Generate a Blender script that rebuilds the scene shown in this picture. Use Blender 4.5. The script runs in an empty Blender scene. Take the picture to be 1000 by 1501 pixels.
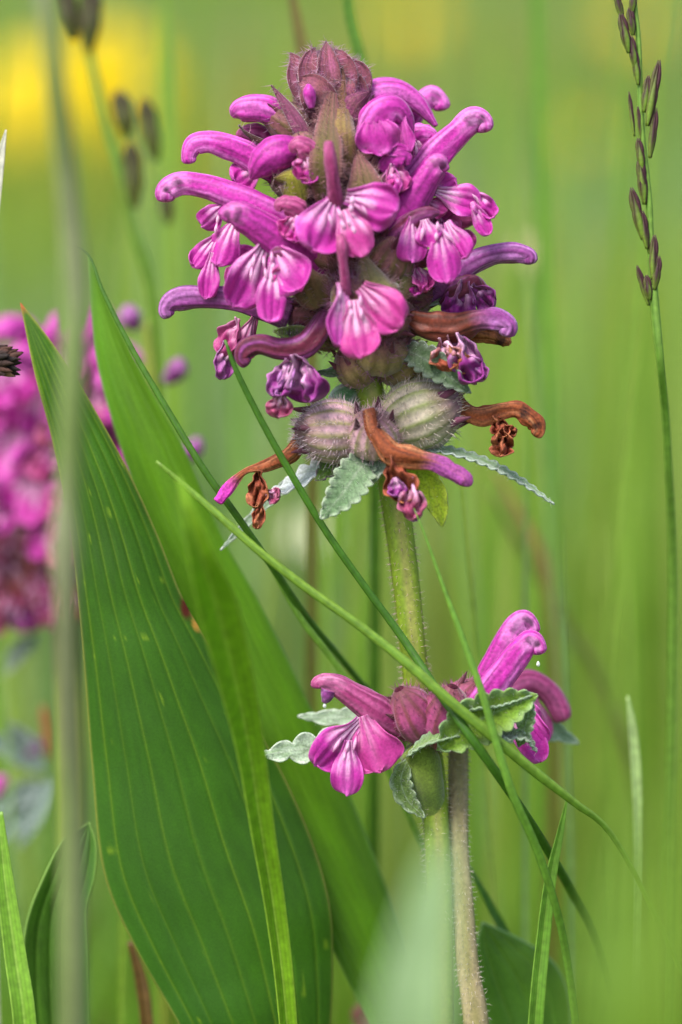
import bpy, math, random
import numpy as np
from mathutils import Vector
rng = np.random.default_rng(7)
random.seed(7)
PI = math.pi
sc = bpy.context.scene
col = sc.collection

# ---------------------------------------------------------------- camera
S = 1e-4                    # one unit of the working space = 0.1 mm
DIST = 0.50                 # camera to plane of focus, metres
DU = DIST / S
PITCH = math.radians(12)
C0 = Vector((0, 0, 0.17))   # centre of the plane of focus
FW = Vector((0, math.cos(PITCH), -math.sin(PITCH)))
RT = Vector((1, 0, 0))
UP = RT.cross(FW)
cam = bpy.data.cameras.new('camera')
co = bpy.data.objects.new('camera', cam)
col.objects.link(co)
co.location = C0 - FW * DIST
co.rotation_euler = (math.radians(90) - PITCH, 0, 0)
cam.sensor_fit = 'VERTICAL'
cam.sensor_height = 36
cam.sensor_width = 24
cam.lens = 36 * DIST / (1501 * S)
cam.clip_start = 0.01
cam.clip_end = 400
cam.dof.use_dof = True
cam.dof.focus_distance = DIST - 0.004
cam.dof.aperture_fstop = 6.0
cam.dof.aperture_blades = 0
sc.camera = co

# ---------------------------------------------------------------- sky and sun
world = bpy.data.worlds.new('World')
sc.world = world
world.use_nodes = True
nt = world.node_tree
sky = nt.nodes.new('ShaderNodeTexSky')
sky.sky_type = 'NISHITA'
sky.sun_disc = False
SUN_EL, SUN_AZ = math.radians(60), math.radians(-135)
sky.sun_elevation = SUN_EL
sky.sun_rotation = SUN_AZ
sky.air_density = 1.0
sky.dust_density = 4.0
nt.links.new(sky.outputs[0], nt.nodes['Background'].inputs[0])
nt.nodes['Background'].inputs[1].default_value = 0.08
sd = bpy.data.lights.new('sun', 'SUN')
sd.energy = 1.5
sd.angle = math.radians(22)
sd.color = (1, 0.96, 0.9)
so = bpy.data.objects.new('sun', sd)
col.objects.link(so)
sv = Vector((math.sin(SUN_AZ) * math.cos(SUN_EL), math.cos(SUN_AZ) * math.cos(SUN_EL), math.sin(SUN_EL)))
so.rotation_euler = sv.to_track_quat('Z', 'Y').to_euler()
so.location = (0, 0, 3)
sc.view_settings.view_transform = 'Standard'
sc.view_settings.look = 'None'
sc.view_settings.gamma = 1
sc.view_settings.exposure = 1.98
sc.render.engine = 'CYCLES'
sc.cycles.max_bounces = 7
sc.cycles.diffuse_bounces = 4
sc.cycles.transmission_bounces = 4
sc.cycles.glossy_bounces = 2
sc.cycles.transparent_max_bounces = 6
sc.cycles.use_denoising = True

# ---------------------------------------------------------------- small tools
DOFF = 0.0      # extra depth of the plant being built
def at(x, y, d=0.0):
    d = d + DOFF
    k = 1 + d / DU
    return np.array([(x - 500) * k, (y - 750.5) * k, d], float)

def pts(lst):
    """rows of (px, py, d, extras...) -> working space rows"""
    out = []
    for r in lst:
        out.append(list(at(r[0], r[1], r[2])) + list(r[3:]))
    return np.array(out, float)

MAT3 = np.array([[RT.x, RT.y, RT.z], [-UP.x, -UP.y, -UP.z], [FW.x, FW.y, FW.z]]) * S
def to_world(v):
    return np.asarray(v, float) @ MAT3 + np.array(C0)

def from_world(w):
    return (np.asarray(w, float) - np.array(C0)) @ np.linalg.inv(MAT3)

def ground_under(p, dx=0.0, dz=0.0):
    w = to_world(p[:3]).copy()
    w[2] = 0
    w[0] += dx * S
    w[1] += dz * S
    return from_world(w)

def lin(r, g, b):
    f = lambda c: (c / 255 / 12.92) if c / 255 <= 0.04045 else ((c / 255 + 0.055) / 1.055) ** 2.4
    return np.array([f(r), f(g), f(b)])

def spline(P, n):
    P = np.asarray(P, float)
    m = len(P)
    if m == 2:
        t = np.linspace(0, 1, n)[:, None]
        return P[0] * (1 - t) + P[1] * t
    dl = np.linalg.norm(np.diff(P[:, :3], axis=0), axis=1) ** 0.5 + 1e-6
    k = np.concatenate([[0], np.cumsum(dl)])
    T = np.linspace(0, k[-1], n)
    # tangents (non uniform)
    M = np.zeros_like(P)
    for i in range(m):
        if i == 0: M[i] = (P[1] - P[0]) / dl[0]
        elif i == m - 1: M[i] = (P[-1] - P[-2]) / dl[-1]
        else:
            a = (P[i] - P[i-1]) / dl[i-1]; b = (P[i+1] - P[i]) / dl[i]
            M[i] = (a * dl[i] + b * dl[i-1]) / (dl[i] + dl[i-1])
    idx = np.clip(np.searchsorted(k, T, side='right') - 1, 0, m - 2)
    h = (k[idx+1] - k[idx])[:, None]
    t = ((T - k[idx])[:, None]) / h
    return ((2*t**3 - 3*t**2 + 1) * P[idx] + (t**3 - 2*t**2 + t) * h * M[idx]
            + (-2*t**3 + 3*t**2) * P[idx+1] + (t**3 - t**2) * h * M[idx+1])

_tab = rng.random((64, 64, 8))
def noise(x, y, s=0):
    x = np.asarray(x, float); y = np.asarray(y, float)
    xi = np.floor(x).astype(int); yi = np.floor(y).astype(int)
    fx = x - xi; fy = y - yi
    fx = fx*fx*(3-2*fx); fy = fy*fy*(3-2*fy)
    g = lambda a, b: _tab[(a + s*7) % 64, (b + s*13) % 64, s % 8]
    return (g(xi, yi)*(1-fx) + g(xi+1, yi)*fx)*(1-fy) + (g(xi, yi+1)*(1-fx) + g(xi+1, yi+1)*fx)*fy

def mixc(a, b, t):
    t = np.clip(t, 0, 1)[..., None]
    return a * (1 - t) + b * t

ORIG = {}
def tag(o, label=None, cat=None, group=None, kind=None):
    if label: o['label'] = label
    if cat: o['category'] = cat
    if group: o['group'] = group
    if kind: o['kind'] = kind
    return o

def thing(name, base, label, cat, group=None):
    o = bpy.data.objects.new(name, None)
    o.empty_display_size = 0.005
    w = Vector(to_world(base[:3]))
    o.location = w
    col.objects.link(o)
    ORIG[o.name] = w
    return tag(o, label, cat, group)

def mesh_obj(name, V, F, mat, parent=None, C=None, smooth=True, origin=None, world_space=False, solid=0):
    V = np.asarray(V, float)
    W = V if world_space else to_world(V)
    og = np.array(origin if origin is not None else (W.mean(axis=0)))
    me = bpy.data.meshes.new(name)
    F = np.asarray(F, np.int32)
    nf, k = F.shape
    me.vertices.add(len(W)); me.vertices.foreach_set('co', (W - og).astype(np.float32).ravel())
    me.loops.add(nf * k); me.loops.foreach_set('vertex_index', F.ravel())
    me.polygons.add(nf)
    me.polygons.foreach_set('loop_start', np.arange(0, nf * k, k, dtype=np.int32))
    me.update(calc_edges=True)
    if smooth: me.polygons.foreach_set('use_smooth', np.ones(nf, bool))
    if C is not None:
        a = me.color_attributes.new('Col', 'FLOAT_COLOR', 'POINT')
        C4 = np.ones((len(W), 4), np.float32); C4[:, :3] = C
        a.data.foreach_set('color', C4.ravel())
    me.materials.append(mat)
    o = bpy.data.objects.new(name, me)
    col.objects.link(o)
    ogv = Vector(og)
    if parent is not None:
        o.parent = parent
        o.location = ogv - ORIG[parent.name]
    else:
        o.location = ogv
    ORIG[o.name] = ogv
    if solid:
        md = o.modifiers.new('thickness', 'SOLIDIFY'); md.thickness = solid * S; md.offset = 0
    return o

def grid_faces(nr, nc, cyc=False):
    r = np.arange(nr - 1)[:, None]
    c = np.arange(nc if cyc else nc - 1)[None, :]
    c2 = (c + 1) % nc
    a = r * nc + c; b = r * nc + c2; d = (r + 1) * nc + c; e = (r + 1) * nc + c2
    return np.stack([a, b, e, d], -1).reshape(-1, 4)

def join(parts):
    Vs, Fs, Cs, n = [], [], [], 0
    for V, F, C in parts:
        Vs.append(V); Fs.append(F + n); Cs.append(C); n += len(V)
    return np.concatenate(Vs), np.concatenate(Fs), np.concatenate(Cs)

def frames(P, ref):
    T = np.gradient(P, axis=0)
    T /= np.linalg.norm(T, axis=1)[:, None] + 1e-9
    N1 = np.zeros_like(P)
    r = np.array(ref, float)
    prev = None
    for i in range(len(P)):
        q = r if prev is None else prev * 0.7 + r * 0.3
        a = q - T[i] * q.dot(T[i])
        l = np.linalg.norm(a)
        if l < 0.05 and prev is not None: a = prev - T[i] * prev.dot(T[i]); l = np.linalg.norm(a)
        N1[i] = a / (l + 1e-9); prev = N1[i]
    N2 = np.cross(T, N1)
    return T, N1, N2

def tube_grid(path, n=24, seg=16, depthr=1.0, ref=(0, 0, 1), power=2.0, capped=True, wob=0.0, seed=0):
    """path rows x,y,z,r -> grid (n,seg,3), u(theta), v"""
    P = spline(path, n)
    R = np.maximum(P[:, 3], 0.2)
    T, N1, N2 = frames(P[:, :3], ref)
    th = np.linspace(0, 2*PI, seg, endpoint=False)
    c, s = np.cos(th), np.sin(th)
    e = 2.0 / power
    cc = np.sign(c) * np.abs(c) ** e; ss = np.sign(s) * np.abs(s) ** e
    v = np.linspace(0, 1, n)
    TH, VV = np.meshgrid(th, v)
    rad = R[:, None] * np.ones_like(TH)
    if wob:
        rad = rad * (1 + wob * (noise(TH * 1.6 + seed, VV * 9, seed) - .5) * 2 * np.sin(TH/2)**.3)
    G = P[:, None, :3] + N1[:, None] * (cc[None, :, None] * rad[..., None] * depthr) + N2[:, None] * (ss[None, :, None] * rad[..., None])
    return G, TH, VV

def finish_tube(G, C):
    n, seg = G.shape[:2]
    V = G.reshape(-1, 3); F = grid_faces(n, seg, True)
    # end caps as fans of quads onto centre points
    a = G[0].mean(0); b = G[-1].mean(0)
    V = np.concatenate([V, [a, b]])
    i = np.arange(seg)
    j = (i + 1) % seg
    A = len(V) - 2
    cap0 = np.stack([j, i, np.full(seg, A), np.full(seg, A)], -1)
    base = (n - 1) * seg
    cap1 = np.stack([base + i, base + j, np.full(seg, A+1), np.full(seg, A+1)], -1)
    C = C.reshape(-1, 3)
    C = np.concatenate([C, C[:seg].mean(0)[None], C[-seg:].mean(0)[None]])
    return V, F, C, np.concatenate([cap0, cap1])[:, :3]

def tube_obj(name, path, mat, parent, colf, n=24, seg=14, **kw):
    og = kw.pop('origin', None)
    grv = kw.pop('groove', 0); gs = kw.get('seed', 0)
    G, TH, VV = tube_grid(path, n, seg, **kw)
    if grv:
        ctr = G.mean(1, keepdims=True)
        m = .5*np.cos(TH*2+.3) + .35*np.cos(TH*5+gs+1.5*np.sin(VV*5)) + .35*np.cos(TH*9+gs*2+2*np.sin(VV*3+gs))
        m = m*(.4+1.2*noise(TH*1.3+gs, VV*4+gs, gs))
        G = ctr + (G-ctr)*(1+grv*m[..., None])
    C = colf(TH, VV)
    V, F, C, cap = finish_tube(G, C)
    # caps as degenerate-free triangles need own polygons: store as quads list + tris through from_pydata-free path
    W = to_world(V)
    og_ = np.array(og if og is not None else W[-2])
    me = bpy.data.meshes.new(name)
    nq, ntri = len(F), len(cap)
    me.vertices.add(len(W)); me.vertices.foreach_set('co', (W - og_).astype(np.float32).ravel())
    me.loops.add(nq*4 + ntri*3)
    me.loops.foreach_set('vertex_index', np.concatenate([F.ravel(), cap.ravel()]).astype(np.int32))
    me.polygons.add(nq + ntri)
    ls = np.concatenate([np.arange(nq)*4, nq*4 + np.arange(ntri)*3]).astype(np.int32)
    me.polygons.foreach_set('loop_start', ls)
    me.update(calc_edges=True)
    me.polygons.foreach_set('use_smooth', np.ones(nq+ntri, bool))
    a = me.color_attributes.new('Col', 'FLOAT_COLOR', 'POINT')
    C4 = np.ones((len(W), 4), np.float32); C4[:, :3] = C
    a.data.foreach_set('color', C4.ravel())
    me.materials.append(mat)
    o = bpy.data.objects.new(name, me); col.objects.link(o)
    ogv = Vector(og_)
    if parent is not None:
        o.parent = parent; o.location = ogv - ORIG[parent.name]
    else: o.location = ogv
    ORIG[o.name] = ogv
    return o

def flat(c):
    c = np.array(c)
    return lambda TH, VV: np.broadcast_to(c, TH.shape + (3,)).copy()

def stripes(base, line, k=9, amt=.6, seed=0, tip=None, tipv=.75):
    base, line = np.array(base), np.array(line)
    def f(TH, VV):
        s = .5 + .5*np.cos(TH*k + 2*noise(TH, VV*6, seed+1))
        t = np.clip((s - .55)*2.2, 0, 1) * amt
        c = mixc(base[None, None]*np.ones(TH.shape+(1,)), line, t)
        c = c * (0.8 + .4*noise(TH*2.5+seed, VV*12, seed))[..., None]
        if tip is not None: c = mixc(c, np.array(tip), (VV - tipv)/(1-tipv+1e-6))
        return c
    return f

# ---------------------------------------------------------------- materials
def material(name, rough=.5, transl=.3, spec=.4, bump=.3, nscale=2500, vary=.25, transl_tint=(1, 1, 1), coat=0, sheen=0, stretch=(1, 1, 1)):
    m = bpy.data.materials.new(name); m.use_nodes = True
    n = m.node_tree.nodes; L = m.node_tree.links
    bs = n['Principled BSDF']; out = n['Material Output']
    at_ = n.new('ShaderNodeAttribute'); at_.attribute_name = 'Col'
    tc = n.new('ShaderNodeTexCoord'); mp = n.new('ShaderNodeMapping'); mp.inputs['Scale'].default_value = stretch
    L.new(tc.outputs['Object'], mp.inputs[0])
    nz = n.new('ShaderNodeTexNoise'); nz.inputs['Scale'].default_value = nscale; nz.inputs['Detail'].default_value = 4
    L.new(mp.outputs[0], nz.inputs['Vector'])
    mr = n.new('ShaderNodeMapRange'); mr.inputs[1].default_value = .3; mr.inputs[2].default_value = .7
    mr.inputs[3].default_value = 1 - vary; mr.inputs[4].default_value = 1 + vary
    L.new(nz.outputs[0], mr.inputs[0])
    mul = n.new('ShaderNodeVectorMath'); mul.operation = 'SCALE'
    L.new(at_.outputs['Color'], mul.inputs[0]); L.new(mr.outputs[0], mul.inputs['Scale'])
    L.new(mul.outputs[0], bs.inputs['Base Color'])
    bs.inputs['Roughness'].default_value = rough
    bs.inputs['Specular IOR Level'].default_value = spec
    if sheen:
        bs.inputs['Sheen Weight'].default_value = sheen; bs.inputs['Sheen Roughness'].default_value = .5
    if bump:
        b = n.new('ShaderNodeBump'); b.inputs['Strength'].default_value = bump; b.inputs['Distance'].default_value = 1.2e-4
        L.new(nz.outputs[0], b.inputs['Height']); L.new(b.outputs[0], bs.inputs['Normal'])
    if transl:
        tr = n.new('ShaderNodeBsdfTranslucent')
        tm = n.new('ShaderNodeVectorMath'); tm.operation = 'MULTIPLY'; tm.inputs[1].default_value = transl_tint
        L.new(mul.outputs[0], tm.inputs[0]); L.new(tm.outputs[0], tr.inputs[0])
        mx = n.new('ShaderNodeMixShader'); mx.inputs[0].default_value = transl
        L.new(bs.outputs[0], mx.inputs[1]); L.new(tr.outputs[0], mx.inputs[2])
        L.new(mx.outputs[0], out.inputs[0])
    return m

M_PETAL = material('petal', rough=.5, transl=.38, spec=.3, bump=.6, nscale=2600, vary=.16, transl_tint=(1.25, 1.1, 1.2), sheen=.12)
M_HOOD = material('hood_petal', rough=.5, transl=.22, spec=.3, bump=1.0, nscale=1700, vary=.26, transl_tint=(1.2, 1, 1.1), sheen=.15, stretch=(1, 1, 1))
M_DRY = material('withered_petal', rough=.7, transl=.15, spec=.25, bump=.9, nscale=2600, vary=.4)
M_CALYX = material('calyx_skin', rough=.55, transl=.3, spec=.3, bump=.4, nscale=2200, vary=.22, sheen=.4)
M_BRACT = material('downy_leaf', rough=.75, transl=.3, spec=.2, bump=.9, nscale=3200, vary=.3, sheen=.6)
M_LEAF = material('smooth_leaf', rough=.5, transl=.35, spec=.3, bump=.5, nscale=3800, vary=.14, transl_tint=(1.3, 1.25, .7))
M_GRASS = material('grass_blade', rough=.45, transl=.4, spec=.4, bump=.2, nscale=900, vary=.2, transl_tint=(1.25, 1.2, .7))
M_STEM = material('stem_skin', rough=.5, transl=.15, spec=.35, bump=.4, nscale=1800, vary=.2)
M_HAIR = material('hair', rough=.4, transl=.5, spec=.4, bump=0, vary=.1)
M_FAR = material('meadow_grass', rough=.6, transl=.5, spec=.2, bump=0, nscale=20, vary=.15, transl_tint=(1.25, 1.2, .7))
M_FLOWER = material('yellow_petal', rough=.5, transl=.35, spec=.2, bump=0, nscale=200, vary=.1)

MAG = lin(184, 44, 156); MAGD = lin(108, 10, 94); MAGL = lin(216, 118, 202); LINE = lin(90, 8, 68)
PUR = lin(142, 62, 138); PURD = lin(70, 14, 66); PURL = lin(184, 124, 188)
BRN = lin(134, 68, 38); BRND = lin(66, 28, 16); BRNL = lin(178, 122, 84)
MAROON = lin(88, 22, 48)
WHITE = lin(226, 184, 216)
CALP = lin(150, 88, 118); CALG = lin(118, 128, 70); CALD = lin(92, 40, 62)
CORE = lin(122, 104, 62)

# ---------------------------------------------------------------- builders
def hairs(parent, P, N, length, colr, width=.55, curl=.5, jitter=.5, name='hair', stuff=True):
    """three sided bristles, one mesh"""
    k = len(P)
    if k == 0: return None
    L = length * rng.uniform(.5, 1.25, k)
    N = N + rng.normal(0, jitter*.45, (k, 3)); N /= np.linalg.norm(N, axis=1)[:, None]
    B = rng.normal(0, 1, (k, 3)); B -= N*(B*N).sum(1)[:, None]; B /= np.linalg.norm(B, axis=1)[:, None]
    C2 = np.cross(N, B)
    rows = []
    steps = 4
    for i in range(steps):
        t = i/(steps-1)
        c = P + N*(L*t)[:, None] + B*(L*curl*t*t)[:, None]
        w = width*(1-.8*t)
        for a in range(3):
            th = a*2*PI/3
            rows.append(c + B*(w*math.cos(th)) + C2*(w*math.sin(th)))
    V = np.stack(rows, 1)  # k, steps*3, 3
    f = []
    for i in range(steps-1):
        for a in range(3):
            b = (a+1) % 3
            f.append([i*3+a, i*3+b, (i+1)*3+b, (i+1)*3+a])
    f = np.array(f)
    F = (f[None] + (np.arange(k)*steps*3)[:, None, None]).reshape(-1, 4)
    V = V.reshape(-1, 3)
    cc = np.array(colr)*rng.uniform(.6, 1.3, (k, 1)); cc = np.repeat(cc, steps*3, 0)
    o = mesh_obj(name, V, F, M_HAIR, parent, cc)
    if stuff: o['kind'] = 'stuff'
    return o

def grid_normals(G, cyc=True):
    du = np.roll(G, -1, 1) - np.roll(G, 1, 1) if cyc else np.gradient(G, axis=1)
    dv = np.gradient(G, axis=0)
    N = np.cross(du, dv); N /= np.linalg.norm(N, axis=2)[..., None] + 1e-9
    ctr = G.mean(axis=1, keepdims=True)
    if cyc:
        sgn = np.sign(((G - ctr)*N).sum(-1).mean()); N *= sgn
    return N

def hood_color(state, seed, spots, tint=None):
    def f(TH, VV):
        nz = noise(TH*3+seed, VV*3+seed, seed); fine = noise(TH*7+seed*3, VV*2.5, seed+2)
        if state == 'fresh': a, b, d = MAG, MAGL, MAGD
        elif state == 'deep': a, b, d = MAG*.75 + MAGD*.25, MAG, MAGD*.8
        elif state == 'fading': a, b, d = PUR, PURL, PURD
        elif state == 'maroon': a, b, d = MAROON*1.2, PUR, MAROON*.6
        elif state == 'dusky': a, b, d = lin(156, 54, 112), lin(188, 98, 150), lin(98, 22, 64)
        else: a, b, d = BRN, BRNL, BRND
        c = mixc(np.broadcast_to(a, TH.shape+(3,)), b, np.clip((nz-.4)*1.9+.25*np.clip(-np.sin(TH), 0, 1)*0, 0, .85))
        # length-wise nerves
        s = .5 + .5*np.cos(TH*12 + 1.6*np.sin(VV*4+seed) + seed)
        c = mixc(c, d, np.clip((s-.45)*1.5, 0, .75)*(.25+.75*fine))
        s2 = .5 + .5*np.cos(TH*23 + 2.5*np.sin(VV*5+seed*2) + 3*nz)
        c = mixc(c, d, np.clip((s2-.6)*2, 0, .6)*np.clip(fine*1.6-.3, 0, 1))
        c = mixc(c, d, np.clip(.55-VV*2.2, 0, .6))
        if state in ('dry2',):
            c = mixc(c, PUR, np.clip((VV-.52+.1*(fine-.5))*9, 0, 1)*(.75+.3*fine))
        if state == 'dry3':
            c = mixc(c, MAG*.8+PUR*.2, np.clip((VV-.66)*8, 0, 1))
        if state == 'browning':
            br = mixc(np.broadcast_to(BRN*.7+MAROON*.4, TH.shape+(3,)), BRND, s*.8)
            c0 = mixc(np.broadcast_to(PUR, TH.shape+(3,)), PURL, np.clip((nz-.4)*2, 0, 1)); c0 = mixc(c0, PURD, np.clip((s-.5)*1.6, 0, .8)*fine)
            c = mixc(br, c0, np.clip((VV-.45)*5, 0, 1))
        for (v0, t0, rv, rt, k) in spots:
            c = mixc(c, (b*.7+WHITE*.3), np.clip(1.2-((VV-(v0*.95-.07))/(rv*3))**2-(((TH-t0+PI) % (2*PI)-PI)/(rt*1.7))**2, 0, .6)*(state not in ('dry',))*fine)
            q = ((VV-(v0*.95-.07))/(rv*1.5))**2 + (((TH-t0+PI) % (2*PI)-PI)/rt)**2
            c = mixc(c, lin(48, 16, 44) if state != 'dry' else lin(40, 16, 10), np.clip(1.5-q*1.3-.7*noise(TH*9+v0*30, VV*60, 3), 0, k)*(.6+.5*fine))
        return np.clip(c, 0, 1)
    return f

def lobe(parent, base, tip, width, state='fresh', cup=.15, droop=0.03, ruffle=.10, twist=0.0, narrow=.22, pw=3.2, white=.8, seed=0, tilt=0.0, crumple=0.0, bend=0.0):
    b = at(*base); t = at(*tip)
    axis = t - b; Ln = np.linalg.norm(axis); axis /= Ln
    view = np.array([0, 0, -1.0])
    side = np.cross(axis, view); side /= np.linalg.norm(side)
    nrm = np.cross(side, axis)
    ca, sa = math.cos(tilt), math.sin(tilt)
    side, nrm = side*ca + nrm*sa, nrm*ca - side*sa
    nv, nu = 46, 33
    u = np.linspace(-1, 1, nu); v = np.linspace(0, 1, nv); v = v + .16*np.sin(PI*v)*v*1.2
    U, Vv = np.meshgrid(u, v)
    pk = .66 if pw < 4 else .76
    width = width*1.12; narrow = max(narrow, .3)
    q = np.clip(Vv/pk, 0, 1); lo = narrow + (1-narrow)*(q*q*(3-2*q))**.85
    hi = np.sqrt(np.clip(1-((Vv-pk)/(1-pk))**2, 0, 1))**.72
    w = np.where(Vv < pk, lo, hi)
    w *= 1 + .09*(noise(Vv*5+seed, U*0+seed, seed)-.5)*2
    w = np.maximum(w, .02)
    X = U*w*width*.5
    # rounded tip: rows bow outwards at the middle
    Y = Vv*Ln - (U**2)*width*.05*(Vv**3)
    Y = Y + width*.05*(noise(U*3+seed, Vv*0+3, seed+1)-.5)*Vv**4*2
    Z = -cup*.25*width*(U**2)*(.3+Vv) + droop*Ln*np.sin(Vv*PI)
    Z += ruffle*width*np.sin(U*4.2+seed)*Vv*np.abs(U) + ruffle*.9*width*np.sin(Vv*9+seed*2)*np.abs(U)**2
    Z += .022*width*(np.cos(U*13+seed*.7+2*Vv))*(1-.5*Vv) + .16*width*(noise(U*1.3+seed, Vv*2.2+seed, seed+1)-.5)*Vv
    if crumple:
        Z += crumple*width*(noise(U*3.1+seed, Vv*5, seed)-.5)*1.6
        X += crumple*width*.35*(noise(U*2+5, Vv*7+seed, seed+2)-.5)
    th = twist*Vv
    X2 = X*np.cos(th) - Z*np.sin(th); Z2 = X*np.sin(th) + Z*np.cos(th)
    X2 = X2 + bend*Ln*np.sin(Vv*PI/2)**2 - bend*Ln*Vv
    G = b + axis*Y[..., None] + side*X2[..., None] + nrm*Z2[..., None]
    # colours: nerves fan out from the claw, pale streaked throat
    if state == 'fresh': a, l, d = MAG, MAGL, MAGD
    elif state == 'pink': a, l, d = lin(184, 54, 142), lin(212, 110, 180), lin(124, 20, 86)
    elif state == 'fading': a, l, d = PUR*.8+MAG*.2, PURL, PURD
    elif state == 'dark': a, l, d = lin(124, 28, 112), lin(165, 80, 165), lin(60, 8, 56)
    elif state == 'dusky': a, l, d = lin(164, 54, 118), lin(198, 108, 160), lin(92, 16, 62)
    elif state == 'mauve': a, l, d = lin(150, 62, 100), lin(200, 130, 160), lin(84, 24, 52)
    else: a, l, d = BRN*.8+MAROON*.3, BRNL, BRND
    wob = noise(Vv*4+seed, U*2, seed)
    c = mixc(np.broadcast_to(a, U.shape+(3,)), l, np.clip((wob-.5)*.9, 0, .5))
    c = mixc(c, d, np.clip((.5-Vv)*.6, 0, .35))
    nerves = np.abs(np.sin((U*4.6 + .5*np.sin(Vv*6+seed) + .4*wob)*PI*.5*(1.0)))
    ln = np.clip(1-nerves*4.5, 0, 1)*np.clip(1.15-Vv*1.1, 0, 1)
    n2 = np.abs(np.sin((U*9 + .8*wob + seed)*PI*.5)); ln2 = np.clip(1-n2*3, 0, 1)*np.clip((Vv-.3)*2, 0, .5)*np.clip(1.2-Vv, 0, 1)
    strk = np.clip(.5+.9*np.sin(U*11+1.2*wob+seed)+.5*(noise(U*6+seed, Vv*9, seed+3)-.5), 0, 1)
    thr = np.clip((.66-Vv+.3*(wob-.5))*3.0, 0, 1)*white*np.clip(1.35-np.abs(U), 0, 1)*(.25+.75*strk)
    c = mixc(c, WHITE, np.clip(thr*1.15, 0, .95))
    c = mixc(c, d*.8, np.clip(ln*.85+ln2*.7, 0, .85))
    rim = np.clip((np.maximum(np.abs(U), Vv)-.93)*14, 0, .35)
    c = mixc(c, l, rim)
    if state in ('dry', 'mauve', 'dark'):
        c = c*(.7+.7*noise(U*4, Vv*9, seed))[..., None]
    o = mesh_obj('lip_lobe', G.reshape(-1, 3), grid_faces(nv, nu), M_DRY if state == 'dry' else M_PETAL, parent, np.clip(c, 0, 1).reshape(-1, 3),
                 origin=to_world(b), solid=1.6)
    return o

def palate(parent, segs, d, seed=0, state='fresh'):
    """raised pale ridges in the throat of the lip"""
    parts = []
    for i, (x0, y0, x1, y1, r) in enumerate(segs):
        n = max(1, round(math.hypot(x1-x0, y1-y0)/17)); r *= .55
        for k in range(n):
            t0 = k/n; t1 = (k+1.05)/n
            a = at(x0+(x1-x0)*t0, y0+(y1-y0)*t0, d); b = at(x0+(x1-x0)*t1, y0+(y1-y0)*t1, d)
            j = rng.normal(0, 1.2, 3)
            m = (a+b)/2 + np.array([0, 0, -r*.6]) + j
            path = np.array([[*(a+j), r*.35], [*m, r*rng.uniform(.8, 1.15)], [*(b+j), r*.35]])
            G, TH, VV = tube_grid(path, 7, 8)
            base = WHITE if state == 'fresh' else (PURL if state == 'fading' else BRNL)
            cc = mixc(np.broadcast_to(base, TH.shape+(3,)), MAG*.9+LINE*.1 if state == 'fresh' else PURD, np.clip(np.abs(VV-.5)*1.7-.25, 0, .9))
            parts.append((G.reshape(-1, 3), grid_faces(7, 8, True), cc.reshape(-1, 3)))
    V, F, C = join(parts)
    return mesh_obj('palate', V, F, M_PETAL, parent, C)

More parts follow.
